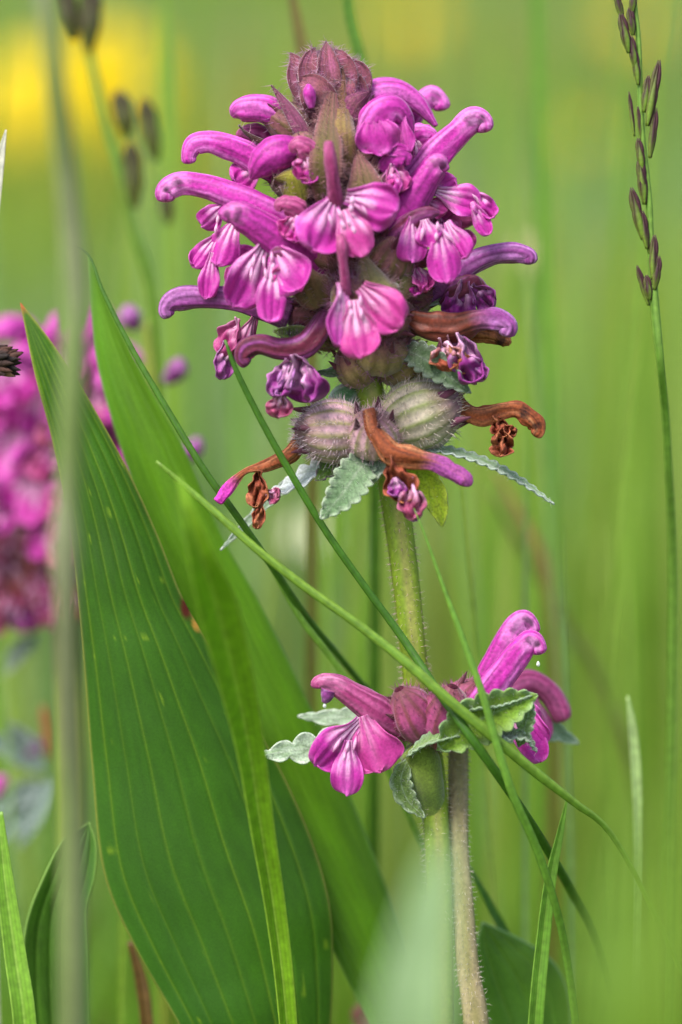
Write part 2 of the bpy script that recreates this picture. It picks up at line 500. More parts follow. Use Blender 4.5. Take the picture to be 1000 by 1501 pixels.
def calyx(parent, base, top, r, style='brown', nh=110, hl=13, ribs=None, teeth=True, seed=0, name='calyx', depthr=1.0, hair_col=None, fat=.62):
    ribs = ribs or (15 if style in ('green', 'pinkgreen') else 11)
    b = at(*base); t = at(*top)
    ax = t-b; L = np.linalg.norm(ax)
    vs = np.linspace(0, 1, 9)
    prof = r*(np.sin(PI*np.clip(vs*.925+.05, 0, 1))**fat)
    path = np.concatenate([b + ax*vs[:, None], prof[:, None]], 1)
    ref = (0, 0, 1) if abs(ax[2]) < .8*L else (0, 1, 0)
    n, seg = 26, 60
    G, TH, VV = tube_grid(path, n, seg, ref=ref, depthr=depthr)
    ctr = G.mean(1, keepdims=True)
    rib = .5+.5*np.cos(TH*ribs+.4*np.sin(VV*5+seed))
    G = ctr + (G-ctr)*(1+.07*(rib[..., None]**3) + .05*(noise(TH*2+seed, VV*5, seed)[..., None]-.5))
    nz = noise(TH*2+seed, VV*4, seed)
    if style == 'brown':
        skin, nerve, tipc = lin(142, 88, 92), lin(94, 80, 36), lin(104, 38, 62)
    elif style == 'green':
        skin, nerve, tipc = lin(204, 190, 170), lin(132, 146, 72), lin(122, 62, 92)
    elif style == 'pinkgreen':
        skin, nerve, tipc = lin(204, 162, 176), lin(136, 136, 76), lin(92, 50, 66)
    elif style == 'magenta':
        skin, nerve, tipc = lin(192, 78, 144), lin(124, 58, 66), lin(112, 62, 66)
    else:
        skin, nerve, tipc = lin(150, 130, 84), lin(112, 98, 50), lin(120, 60, 80)
    c = mixc(np.broadcast_to(skin, TH.shape+(3,)), nerve*1.15, np.clip((nz-.5)*1.4, 0, .6)*(1-VV*.6))
    c = mixc(c, nerve, np.clip((rib-.5)*2.2, 0, .9))
    fine = .5+.5*np.cos(TH*ribs*3+3*nz)
    c = mixc(c, nerve*.9, np.clip(fine-.7, 0, .4))
    c = mixc(c, tipc, np.clip((VV-.62)*2.6, 0, .9))
    o = mesh_obj(name, G.reshape(-1, 3), grid_faces(n, seg, True), M_CALYX, parent, np.clip(c, 0, 1).reshape(-1, 3), origin=to_world(b))
    N = grid_normals(G)
    hp = o if parent is None or parent.parent is None else parent
    if nh:
        ii = rng.integers(0, n, nh); jj = rng.integers(0, seg, nh)
        hairs(hp, G[ii, jj], N[ii, jj] + ax/L*.35, hl, hair_col if hair_col is not None else lin(170, 120, 160), curl=.25)
    if teeth:
        parts = []
        T = ax/L
        for k in range(5):
            a = 2*PI*k/5 + seed
            j = int(a/(2*PI)*seg) % seg
            p0 = G[int(n*.84), j]; out = N[int(n*.84), j]
            tp = np.array([[*(p0-T*r*.1), r*.15], [*(p0+T*r*.22+out*r*.01), r*.10], [*(p0+T*r*.45+out*r*.08), r*.02]])
            g, th, vv = tube_grid(tp, 6, 6, depthr=.5)
            cc = mixc(np.broadcast_to(tipc, th.shape+(3,)), lin(84, 26, 52), vv)
            parts.append((g.reshape(-1, 3), grid_faces(6, 6, True), cc.reshape(-1, 3)))
        V, F, C = join(parts)
        mesh_obj('calyx_teeth', V, F, M_CALYX, hp, C)
    return o, G, N

def flower(plant, hood, state='fresh', cal=None, lobes=(), pal=None, spots=(), depthr=.6, ref=(0, 0, 1), label=None, seed=None, wob=.1, power=2.3, mat=None, blunt=True):
    flower.k += 1
    s = flower.k if seed is None else seed
    P = pts(hood)
    if blunt and len(P) >= 6 and P[-1, 3] <= 9:
        a, b = P[-2].copy(), P[-1].copy()
        dr = (b[:3]-a[:3]); dr /= np.linalg.norm(dr)+1e-9
        r = a[3]
        P[-2, 3] = r*1.06
        e = a.copy(); e[:3] = a[:3] + .42*(b[:3]-a[:3]); e[3] = r*.98
        e2 = e.copy(); e2[:3] += dr*r*.28; e2[3] = r*.72
        e3 = e.copy(); e3[:3] += dr*r*.40; e3[3] = r*.25
        P = np.vstack([P[:-1], e, e2, e3])
    P[:, 3] *= .88
    o = tube_obj('flower', P, mat or (M_DRY if state in ('dry', 'dry2', 'dry3') else M_HOOD), plant, hood_color(state, s % 7, spots), n=64, seg=40,
                 depthr=depthr, ref=ref, power=power, wob=wob if state not in ('dry', 'dry2', 'dry3', 'browning') else .28, seed=s % 7,
                 groove=.16 if state in ('dry', 'dry2', 'dry3', 'browning', 'maroon') else (.11 if state == 'fading' else .07))
    if label: o['label'] = label
    if cal:
        calyx(o, seed=s % 6, **cal)
    for i, lb in enumerate(lobes):
        kw = dict(lb[3]) if len(lb) > 3 else {}
        kw.setdefault('seed', (s*3+i) % 11)
        lobe(o, lb[0], lb[1], lb[2], **kw)
    if pal: palate(o, *pal)
    return o
flower.k = 0

def scallop_leaf(name, parent, mid, width, teeth=9, depth=.35, colf=None, curl=.25, seed=0, mat=None, fold=.25, upper=lin(118, 140, 104), under=lin(92, 122, 60),
                 edge=lin(176, 190, 170), normal=(0, 0, -1), hairn=60, pw=.8, label=None):
    """toothed downy leaf along a mid-line"""
    P = spline(pts(mid), 90)[:, :3]
    T, N1, N2 = frames(P, normal)   # N1 ~ leaf normal
    L = np.linalg.norm(np.diff(P, axis=0), axis=1).sum()
    nv, nu = 90, 25
    u = np.linspace(-1, 1, nu); v = np.linspace(0, 1, nv)
    U, V = np.meshgrid(u, v)
    env = np.sin(PI*np.clip(V, 0, 1)**pw)**.75
    tooth = np.abs(np.sin(V*PI*teeth + np.where(U > 0, .5, 0)*1.2 + seed))
    w = width*.5*env*(1-depth + depth*tooth**.6)
    w = np.maximum(w, .5)
    X = U*w
    Z = fold*width*(U**2)*env*.6 + curl*width*.22*np.abs(U)**4*np.sin(V*PI*teeth*2+seed)
    Z += .03*width*np.abs(np.sin(V*PI*teeth))*(1-np.abs(U))
    shift = tooth*width*.0
    G = P[:, None] + N2[:, None]*X[..., None] + N1[:, None]*Z[..., None] + T[:, None]*((np.abs(U)**1.5)*width*.12)[..., None]
    nz = noise(U*4+seed, V*14, seed)
    c = mixc(np.broadcast_to(upper, U.shape+(3,)), under, np.clip((nz-.35)*1.3, 0, .8))
    c = mixc(c, edge, np.clip((np.abs(U)-.6)*2.2, 0, .85)*(.4+nz))
    c = mixc(c, edge*.9, np.clip(.10-np.abs(U), 0, .1)*7)
    side = np.abs(np.sin((V*teeth-np.abs(U)*.9)*PI))
    c = mixc(c, under*.6, np.clip(.35-side, 0, .35)*1.6*(np.abs(U) < .85))
    o = mesh_obj(name, G.reshape(-1, 3), grid_faces(nv, nu), mat or M_BRACT, parent, np.clip(c, 0, 1).reshape(-1, 3), origin=to_world(P[0]), solid=2.5)
    if label: o['label'] = label
    if hairn:
        Nn = grid_normals(G, False)
        ii = rng.integers(0, nv, hairn); jj = rng.integers(0, nu, hairn)
        hp = o
        if parent is not None and parent.parent is not None: hp = parent
        hairs(hp, G[ii, jj], Nn[ii, jj]*rng.choice([-1, 1], (hairn, 1)), 6, lin(200, 205, 195), width=.4)
    return o

def edge_leaf(name, parent, left, right, nveins, colbase, veincol, mat=M_LEAF, bow=40, n=160, nu=97, ridge=1.2, seed=0, keel=0.0, edgecol=None, label=None, extra=None, vary=.34):
    """broad leaf between two edge curves; rows are (px,py,d)"""
    A = spline(pts(left), n); B = spline(pts(right), n)
    u = np.linspace(0, 1, nu); v = np.linspace(0, 1, n)
    U, V = np.meshgrid(u, v)
    G = A[:, None]*(1-U[..., None]) + B[:, None]*U[..., None]
    W = np.linalg.norm(B-A, axis=1)[:, None]
    f = np.clip(W/200, 0, 1.3)
    G[..., 2] += bow*f*(4*(U-.5)**2) - keel*f*np.exp(-((U-.5)/.08)**2)
    vx = np.array(nveins) if isinstance(nveins, list) else (np.arange(nveins)+1)/(nveins+1)
    nveins = len(vx)
    d = np.min(np.abs(U[..., None]-vx-.0), axis=-1)*W     # distance to the nearest vein, units
    g = np.exp(-(d/3.0)**2)
    gd = np.exp(-(d/1.7)**2)
    G[..., 2] += ridge*2.2*g*np.clip(W/60, 0, 1)
    G[..., 2] += 4*(noise(U*3+seed, V*22, seed)-.5)*f
    nz = noise(U*5+seed, V*12+seed, seed); n2 = noise(U*40, V*60, seed+1)
    c = np.broadcast_to(colbase, U.shape+(3,))*(1-vary + 2*vary*(.6*nz+.4*n2))[..., None]
    bl = noise(U*1.3+2, V*2.1+seed, seed+2)
    c = mixc(c, colbase*np.array([.9, 1.05, 1])+np.array([0, 0, .012]), np.clip((bl-.45)*1.6, 0, .6))
    strong = np.array([.9, .45, .8, .6, 1, .5, .7, .55, .8])[np.argmin(np.abs(U[..., None]-vx), axis=-1) % 9]
    c = mixc(c, veincol, gd*.45*np.clip(W/50, .2, 1)*strong)
    yel = noise(U*22+seed, V*46+seed, seed+4); c = mixc(c, veincol*1.1, np.clip((yel-.93)*14, 0, .7))
    e = np.minimum(U, 1-U)*W
    c = mixc(c, edgecol if edgecol is not None else veincol*1.2, np.exp(-(e/2.2)**2)*.8)
    if extra is not None: c = extra(c, U, V, G)
    o = mesh_obj(name, G.reshape(-1, 3), grid_faces(n, nu), mat, parent, np.clip(c, 0, 1).reshape(-1, 3), origin=to_world((A[-1]+B[-1])/2), solid=2.5)
    if label: o['label'] = label
    return o

def grass_stem(name, path, label, cat='grass', c1=lin(110, 150, 50), c2=lin(80, 120, 36), group=None, to_ground=True, gdx=0, gdz=0, mat=None, n=70, seg=10, parent=None, depthr=.8, gr=None):
    P = pts(path)
    if to_ground:
        g = ground_under(P[-1], gdx, gdz)
        P = np.vstack([P, [*g, gr if gr is not None else P[-1][3]*1.15]])
    def f(TH, VV):
        s = .5+.5*np.cos(TH*4)
        c = mixc(np.broadcast_to(c1, TH.shape+(3,)), c2, s*.6+.3*noise(TH, VV*15, 2))
        if name == 'dry_reed': c = c*(.7+.6*noise(TH*.8+2, VV*13, 5))[..., None]; c = mixc(c, lin(96, 120, 52), np.clip((noise(TH*.5, VV*9, 6)-.45)*2, 0, .7))
        return c*(.85+.3*noise(TH*3, VV*70, 3))[..., None]
    o = tube_obj(name, P, mat or M_GRASS, parent, f, n=n, seg=seg, depthr=depthr, origin=to_world(P[-1][:3]))
    if parent is None: tag(o, label, cat, group)
    return o, P

def blade(name, path, label, cat='grass', c1=lin(104, 152, 44), c2=lin(140, 176, 70), fold=.35, group=None, to_ground=True, gdx=0, gdz=0, n=90, nu=13, side=None, mat=None, parent=None):
    """flat grass leaf folded along its middle; rows (px,py,d,halfwidth[,turn])"""
    P = pts(path)
    if P.shape[1] == 4: P = np.hstack([P, np.zeros((len(P), 1))])
    if to_ground:
        g = ground_under(P[-1], gdx, gdz)
        P = np.vstack([P, [*g, P[-1][3]*.9, P[-1][4]]])
    Q = spline(P, n)
    T, N1, N2 = frames(Q[:, :3], (0, 0, -1))
    a = Q[:, 4]
    S2 = N2*np.cos(a)[:, None] + N1*np.sin(a)[:, None]; Nn = N1*np.cos(a)[:, None] - N2*np.sin(a)[:, None]
    u = np.linspace(-1, 1, nu)
    w = np.maximum(Q[:, 3], .3)
    G = Q[:, None, :3] + S2[:, None]*(u[None, :, None]*w[:, None, None]) + Nn[:, None]*((np.abs(u)*fold)[None, :, None]*w[:, None, None])
    U, V = np.meshgrid(u, np.linspace(0, 1, n))
    c = mixc(np.broadcast_to(c1, U.shape+(3,)), c2, np.clip(1-np.abs(U)*5, 0, 1)*.8)
    c = c*(.85+.1*np.cos(U*19)+.2*noise(U*7, V*3, 3))[..., None]
    c = mixc(c, c2, np.clip((np.abs(U)-.85)*4, 0, .6))
    o = mesh_obj(name, G.reshape(-1, 3), grid_faces(n, nu), mat or M_GRASS, parent, np.clip(c, 0, 1).reshape(-1, 3), origin=to_world(P[-1][:3]), solid=1.5)
    if parent is None: tag(o, label, cat, group)
    return o
#@@SETTING
# ================================================================ THE SETTING
def far_color(x, y, r):
    """natural clumps of different grass: x, y in metres"""
    a = noise(x*11+3, y*2.6+9, 1); b = noise(x*13+20, y*2.1, 2); c_ = noise(x*8, y*1.6+5, 3)
    base = lin(124, 154, 60)
    c = np.broadcast_to(base, x.shape+(3,)).copy()
    c = mixc(c, lin(158, 158, 60), np.clip((a-.42)*2.6, 0, 1))       # yellow green
    c = mixc(c, lin(122, 152, 104), np.clip((b-.5)*3.2, 0, .95))        # blue green
    c = mixc(c, lin(96, 144, 30), np.clip((c_-.55)*3, 0, .85))      # vivid
    c = mixc(c, lin(142, 128, 74), np.clip(r-.86, 0, .14)*5)         # dead straw
    return c

# ground, one sheet to the horizon
gx = np.concatenate([-np.geomspace(120, .3, 22), np.linspace(-.25, .25, 11), np.geomspace(.3, 120, 22)])
gy = np.concatenate([-np.geomspace(60, .6, 12), np.linspace(-.5, 6, 60), np.geomspace(6.5, 240, 24)])
GX, GY = np.meshgrid(gx, gy)
GZ = .02*(noise(GX*2+5, GY*2, 1)-.5)*np.clip((np.hypot(GX, GY)-.3)*2, 0, 1) - .012
GZ += np.clip(GY-4, 0, 300)*.05
gc = far_color(GX, GY, GX*0)*.8
ground = mesh_obj('ground', np.stack([GX, GY, GZ], -1).reshape(-1, 3), grid_faces(len(gy), len(gx)), M_FAR, None, gc.reshape(-1, 3), world_space=True, origin=(0, 0, 0))
ground['kind'] = 'structure'

def far_grass():
    K = 62000
    t = rng.random(K)
    y = .10 + 7.5*t**1.5
    half = .06 + (y+.5)*.17
    x = rng.uniform(-1, 1, K)*half
    near = (y < .45)
    keep = ~near | (rng.random(K) < .55)
    x, y = x[keep], y[keep]
    K = len(x)
    h = rng.uniform(.07, .19, K)*(1+.35*np.clip(y-1, 0, 2)*.5)
    h = np.where(y < .35, np.minimum(h, .09), h)
    w = rng.uniform(.0010, .0024, K)*(1+.22*y)
    az = rng.uniform(0, 2*PI, K); lean = rng.uniform(.05, .45, K)*h
    bend = np.stack([np.cos(az), np.sin(az)], 1)
    fa = rng.uniform(-.9, .9, K)
    side = np.stack([np.cos(fa), np.sin(fa), np.zeros(K)], 1)
    z0 = -.012 + np.clip(y-4, 0, 300)*.05
    rows = []; steps = 5
    for i in range(steps):
        s = i/(steps-1)
        c = np.stack([x+bend[:, 0]*lean*s*s*1.3, y+bend[:, 1]*lean*s*s*1.3, z0+h*s*(1-.18*s)], 1)
        ww = w*(1-s**2.2)*.5+.00006
        rows += [c-side*ww[:, None], c+side*ww[:, None]]
    V = np.stack(rows, 1).reshape(-1, 3)
    f = np.array([[2*i, 2*i+1, 2*i+3, 2*i+2] for i in range(steps-1)])
    F = (f[None]+(np.arange(K)*2*steps)[:, None, None]).reshape(-1, 4)
    C = far_color(x, y, rng.random(K))*rng.uniform(.7, 1.25, (K, 1))
    C = np.repeat(C, 2*steps, 0)
    o = mesh_obj('meadow_grass', V, F, M_FAR, None, C, world_space=True, origin=(0, .1, 0))
    tag(o, 'soft green meadow grass filling the background behind the flowers', 'grass', kind='stuff')
far_grass()

# far yellow flowers on stalks: centre of each at (px, py, d)
def ray_at(px, py, dist):
    """world point seen at px,py at this distance behind the plane of focus (m)"""
    return to_world(at(px, py, dist/S))

def yellow_flower(px, py, dist, size, label, group=None, petals=14, colr=lin(214, 190, 12)):
    c = ray_at(px, py, dist)
    base = np.array([c[0]+rng.uniform(-.01, .01), c[1]+.01, -.01 + max(0, c[1]-4)*.05])
    o = bpy.data.objects.new('yellow_flower', None); o.location = Vector(base); col.objects.link(o); ORIG[o.name] = Vector(base)
    o.empty_display_size = .01
    tag(o, label, 'flower', group)
    # stalk
    n, seg = 10, 6
    t = np.linspace(0, 1, n)[:, None]
    P = base*(1-t)+c*t + np.array([.006, 0, 0])*np.sin(t*PI)
    th = np.linspace(0, 2*PI, seg, endpoint=False)
    ring = np.stack([np.cos(th), np.sin(th), 0*th], 1)*.0012
    G = P[:, None]+ring[None]
    mesh_obj('stalk', G.reshape(-1, 3), grid_faces(n, seg, True), M_STEM, o, np.tile(lin(96, 126, 44), (n*seg, 1)), world_space=True, origin=base)
    # head: whorls of strap petals
    parts = []
    tilt = Vector((rng.uniform(-.3, .3), -.9, .65)).normalized(); tn = np.array(tilt)
    e1 = np.cross(tn, [1, 0, .1]); e1 /= np.linalg.norm(e1); e2 = np.cross(tn, e1)
    for ring_i, (rr, up, cnt) in enumerate(((1, .12, petals), (.78, .3, petals), (.5, .45, max(6, petals-4)))):
        for k in range(cnt):
            a = 2*PI*(k+.5*ring_i)/cnt + rng.uniform(-.1, .1)
            d = e1*math.cos(a)+e2*math.sin(a); s = -e1*math.sin(a)+e2*math.cos(a)
            vv = np.linspace(0, 1, 6)[:, None, None]; uu = np.linspace(-1, 1, 5)[None, :, None]
            ww = size*.5*.2*(.35+.65*np.sin(PI*np.clip(vv, .0, .93)**.7))
            g = c + d*(size*.5*rr*vv) + s*(uu*ww) + tn*(size*.5*up*np.sin(vv*PI*.6) - np.abs(uu)*ww*.2)
            cc = np.tile(colr*rng.uniform(.85, 1.1), (30, 1))
            parts.append((g.reshape(-1, 3), grid_faces(6, 5), cc))
    V, F, C = join(parts)
    mesh_obj('flower_head', V, F, M_FLOWER, o, C, world_space=True, origin=c)
    return o
yellow_flower(20, 150, .85, .046, 'big blurred yellow flower at the left edge beyond the blurred pale stalk')
yellow_flower(155, 125, .8, .052, 'brightest big blurred yellow flower between the pale stalk and the dark seed heads')
for i, (x, y, d, s, l) in enumerate([
        (868, 205, 1.15, .022, 'small faint yellow flower far behind, level with the seed head at right'),
        (600, 25, 1.5, .03, 'faint yellow flower far behind, just above the tip of the magenta spike'),
        (925, 40, 1.6, .03, 'faint yellow flower far behind in the top right corner'),
        (735, 110, 1.9, .03, 'faint yellow flower far behind between spike top and seed head')]):
    yellow_flower(x, y, d, s, l, petals=10, colr=lin(235, 200, 30))
for (x, y, d, s, l, cc) in [
        (455, 785, .30, .010, 'small blurred white flower behind the stem under the spike', lin(235, 235, 205)),
        (773, 372, .22, .007, 'small blurred cream flower head right of the spike', lin(225, 205, 165)),
        ]:
    o = yellow_flower(x, y, d, s, l, petals=9, colr=cc); o.name = 'white_flower'; ORIG[o.name] = Vector(o.location)
#@@PLANT
# ================================================================ MAIN PLANT
def stem_path(rows): return pts(rows)
AX = lambda y: 478 + (y-90)*.135          # axis of the spike in the picture

g0 = ground_under(at(655, 1400, 10), 0, 0)
plant = thing('lousewort', g0, 'magenta lousewort in sharp focus with tall hairy flower spike and a lower flower whorl', 'flower')
upper_stem = pts([(498, 200, 5, 14), (520, 380, 5, 18), (540, 560, 2, 20), (562, 640, 0, 21), (580, 740, 0, 21), (596, 860, 0, 20), (606, 960, 0, 19.5), (618, 1060, 5, 21)])
lower_stem = pts([(618, 1060, 5, 21), (632, 1130, 8, 20), (640, 1220, 10, 19), (646, 1400, 14, 18)])
lower_stem = np.vstack([lower_stem, [*g0, 24]])
def stem_col(TH, VV):
    rib = .5+.5*np.cos(TH*4+.3)
    c = mixc(np.broadcast_to(lin(120, 142, 34), TH.shape+(3,)), lin(150, 138, 84), np.clip((rib-.72)*3, 0, .7))
    c = mixc(c, lin(92, 118, 22), .6*noise(TH*2, VV*10, 2))
    return c*(.85+.3*noise(TH*6, VV*60, 4))[..., None]
st1 = tube_obj('stem', upper_stem, M_STEM, plant, stem_col, n=90, seg=24, power=2.8)
st2 = tube_obj('stem', lower_stem, M_STEM, plant, stem_col, n=70, seg=24, power=2.6)
def stem_hairs(st, path, vmin, vmax, k, L, colr):
    G, TH, VV = tube_grid(path, 90, 24, power=2.8)
    N = grid_normals(G)
    ii = rng.integers(int(90*vmin), int(90*vmax), k)
    jj = (rng.choice([0, 6, 12, 18], k)+rng.integers(-2, 3, k)) % 24
    hairs(st, G[ii, jj], N[ii, jj]+np.array([0, .3, 0]), L, colr, width=.4, curl=.5)
stem_hairs(st1, upper_stem, .3, 1, 1100, 7, lin(215, 195, 185))
stem_hairs(st2, lower_stem, 0, .5, 500, 8, lin(215, 205, 190))

# core of the spike: calyces and downy bracts all round the axis
rows = [(160, 30, 60, 22), (205, 42, 72, 27), (255, 52, 82, 31), (310, 58, 88, 33), (365, 62, 92, 35), (420, 60, 92, 36), (468, 50, 86, 36)]
for ri, (y, r0, L, rad) in enumerate(rows):
    nk = 6
    for k in range(nk):
        a = 2*PI*(k+.5*(ri % 2))/nk + .25
        dx, dz = math.cos(a), math.sin(a)
        cx = AX(y)
        up = -.45 if ri < 3 else -.25
        b = (cx+dx*12, y+22, dz*12)
        t = (cx+dx*(12+L*.78), y+22+up*L, dz*(12+L*.78))
        if dz > .6: continue
        nh = 170 if dz < .3 else 60
        calyx(plant, b, t, rad, style='brown' if (ri < 5) else 'olive', nh=nh, hl=15, seed=(ri*3+k) % 6, hair_col=lin(178, 128, 158), fat=.8)
def downy_bract(path, width, seed, upper=lin(120, 104, 60), under=lin(104, 98, 48), edge=lin(150, 80, 104), hairn=160, hc=lin(190, 160, 165), fold=-.35, pw=.62):
    P = spline(pts(path), 40)[:, :3]
    T, N1, N2 = frames(P, (0, 0, -1))
    nv, nu = 40, 17
    U, V = np.meshgrid(np.linspace(-1, 1, nu), np.linspace(0, 1, nv))
    w = width*.5*np.maximum(np.sin(PI*np.clip(V*.97+.03, 0, 1)**pw)**.9, .02)
    G = P[:, None]+N2[:, None]*(U*w)[..., None]+N1[:, None]*(fold*width*(U**2)*np.sin(V*PI))[..., None]
    G += N1[:, None]*(1.2*np.cos(U*20))[..., None]
    nz = noise(U*3+seed, V*7, seed)
    c = mixc(np.broadcast_to(upper, U.shape+(3,)), under, nz)
    c = mixc(c, edge, np.clip((V-.45)*1.6, 0, .9)); c = mixc(c, edge, np.clip((np.abs(U)-.55)*2, 0, .8))
    c = mixc(c, under*.8, np.clip((.5+.5*np.cos(U*18))-.7, 0, .3)*2)
    o = mesh_obj('bract', G.reshape(-1, 3), grid_faces(nv, nu), M_BRACT, plant, np.clip(c, 0, 1).reshape(-1, 3), origin=to_world(P[0]), solid=2.5)
    Nn = grid_normals(G, False)
    ii = rng.integers(2, nv, hairn); jj = rng.choice([0, 1, 2, nu-3, nu-2, nu-1, nu//2, nu//3], hairn)
    hairs(o, G[ii, jj], Nn[ii, jj]*rng.choice([-1, 1], (hairn, 1))+N2[ii]*np.sign(jj-nu/2)[:, None]*.9+np.array([0, -.25, 0]), 13, hc, width=.45, curl=.3)
    return o
# front of the spike
GB = dict(upper=lin(108, 84, 56), under=lin(92, 84, 36), edge=lin(134, 74, 92), fold=-.12, hc=lin(190, 148, 150))
downy_bract([(476, 300, -95, ), (478, 235, -120), (484, 160, -70), (490, 118, -50)], 48, 1, **GB, hairn=800)
downy_bract([(505, 250, -80), (500, 200, -95), (500, 150, -60), (502, 97, -40)], 44, 2, upper=lin(130, 110, 58), under=lin(120, 84, 58), edge=lin(104, 50, 48), hairn=220)
downy_bract([(540, 330, -105), (535, 270, -110), (524, 220, -80)], 58, 3, **GB, hairn=420)
downy_bract([(440, 300, -80), (425, 262, -95), (402, 262, -90)], 40, 4, upper=lin(132, 128, 44), under=lin(150, 150, 40), edge=lin(88, 36, 40), hairn=90)
downy_bract([(540, 290, -78), (560, 250, -70), (588, 205, -50)], 34, 5, upper=lin(140, 130, 44), under=lin(128, 110, 40), edge=lin(160, 88, 128), hairn=120)
downy_bract([(545, 470, -95), (545, 420, -125), (530, 370, -95)], 78, 6, upper=lin(132, 130, 70), under=lin(120, 116, 60), edge=lin(130, 96, 88), hairn=420)
downy_bract([(470, 450, -85), (452, 410, -100), (440, 372, -80)], 56, 7, upper=lin(120, 92, 62), under=lin(98, 84, 44), edge=lin(120, 60, 76), hairn=240)
downy_bract([(570, 440, -75), (585, 400, -85), (592, 350, -70)], 60, 8, upper=lin(140, 110, 88), under=lin(110, 112, 58), edge=lin(128, 60, 84), hairn=240)
downy_bract([(455, 215, -60), (430, 170, -60), (398, 125, -40)], 22, 9, upper=lin(140, 70, 110), under=lin(110, 50, 80), edge=lin(96, 36, 64), hairn=110)
downy_bract([(450, 240, -45), (400, 215, -50), (362, 196, -45), (350, 183, -42)], 9, 10, upper=lin(90, 50, 50), under=lin(80, 50, 40), edge=lin(60, 26, 30), hairn=20)
downy_bract([(505, 175, -60), (520, 150, -62), (545, 133, -55)], 40, 17, upper=lin(140, 60, 110), under=lin(120, 70, 80), edge=lin(98, 40, 74), hairn=260, hc=lin(160, 90, 140))
# crown of closed bracts at the tip
CB = dict(upper=lin(176, 96, 140), under=lin(136, 80, 88), edge=lin(104, 42, 56), hc=lin(205, 165, 190))
for k, (x0, y0, x1, y1, x2, y2, d, w) in enumerate([
        (470, 175, 436, 120, 433, 74, -20, 36), (478, 175, 452, 110, 458, 72, -30, 40), (482, 175, 480, 110, 479, 62, -36, 42),
        (488, 175, 505, 110, 486, 68, -22, 52), (492, 178, 520, 120, 506, 78, -8, 46), (480, 170, 470, 100, 490, 78, 10, 56),
        (485, 185, 470, 140, 442, 120, -44, 52), (492, 185, 500, 145, 516, 118, -40, 44), (495, 185, 522, 145, 519, 98, -14, 36)]):
    downy_bract([(x0, y0, d*.5), (x1+rng.uniform(-6, 6), y1+rng.uniform(-8, 8), d*1.2), ((x1+x2)/2, (y1+y2)/2-4, d*1.15), (x2+rng.uniform(-8, 8), y2+rng.uniform(-6, 10), d*.7)], w*rng.uniform(.85, 1.15), k+11, **CB, hairn=170, fold=.16, pw=.7)
closed = tube_obj('closed_bud', pts([(480, 180, 0, 30), (478, 140, 0, 32), (480, 108, 0, 25), (484, 90, 0, 12), (484, 82, 0, 3)]), M_CALYX, plant, stripes(lin(150, 84, 112), lin(110, 56, 72), 3, .5), n=30, seg=30)
for (x, y, d, r, L) in [(453, 140, -62, 9, 32)]:
    tube_obj('flower_bud', pts([(x+4, y+L*.6, d, r*.5), (x+2, y+L*.2, d, r*.95), (x, y-L*.2, d-3, r), (x-1, y-L*.5, d, r*.35)]), M_HOOD, plant, hood_color('fresh', 3, ()), n=20, seg=16)
# hairs over the whole front of the spike
k = 6000
yy = rng.uniform(140, 520, k); aa = rng.uniform(PI, 2*PI, k); rr = np.interp(yy, [140, 200, 300, 420, 520], [45, 66, 88, 94, 66])
P_ = np.array([at(AX(a)+math.cos(b)*r, a, math.sin(b)*r) for a, b, r in zip(yy, aa, rr)])
hairs(plant, P_, np.stack([np.cos(aa), -.7+0*aa, np.sin(aa)], 1), 19, lin(176, 128, 140), width=.45, curl=.4)

SP2 = [(.80, -PI/2, .055, 2.4, .95), (.93, -PI/2, .04, 2.4, .95)]
def both(vs, rv=.05, rt=.75, k=.9):
    out = []
    for v in vs: out += [(v, PI, rv, rt, k), (v, 0, rv, rt, k)]
    return out
CB1 = dict(style='brown', nh=190, hl=13)
# F1 bud top left
flower(plant, [(445, 190, -20, 16), (415, 172, -25, 23), (385, 160, -28, 24), (360, 160, -28, 22), (346, 165, -28, 16), (340, 171, -28, 4)], 'fresh', cal=dict(base=(470, 212, -15), top=(385, 158, -27), r=29, **CB1), depthr=.9, wob=.04, blunt=False)
# F2
flower(plant, [(420, 260, -30, 20), (385, 240, -35, 24), (340, 218, -40, 21), (305, 209, -42, 18), (284, 214, -42, 17), (277, 230, -42, 12), (279, 243, -42, 4)], 'fresh', cal=dict(base=(455, 285, -20), top=(395, 245, -30), r=28, **CB1),
       lobes=[((380, 245, -30), (342, 268, -42), 42, dict(state='fresh', cup=.2))])
# F3 bud
flower(plant, [(440, 225, -60, 22), (415, 225, -68, 31), (395, 232, -72, 30), (378, 248, -72, 20), (368, 262, -70, 4)], 'deep', cal=dict(base=(482, 235, -40), top=(408, 226, -66), r=36, **CB1), depthr=.95, wob=.05, blunt=False)
# F4 spotted hood on the left
flower(plant, [(440, 335, -55, 22), (400, 312, -60, 25), (350, 290, -62, 23), (300, 273, -62, 20), (262, 270, -62, 20), (243, 282, -62, 17), (243, 300, -62, 6)], 'fresh', cal=dict(base=(480, 360, -20), top=(415, 318, -52), r=31, **CB1), spots=both([.83, .93], .03, .7),
       lobes=[((330, 300, -60), (296, 332, -66), 34, dict(tilt=.5)), ((345, 320, -60), (318, 388, -72), 46, dict(tilt=-.3, white=1)),
              ((318, 345, -60), (283, 392, -66), 30, dict(ruffle=.15)), ((312, 370, -66), (303, 438, -70), 27, dict(white=.5))],
       pal=([(322, 312, 316, 345, 4)], -70))
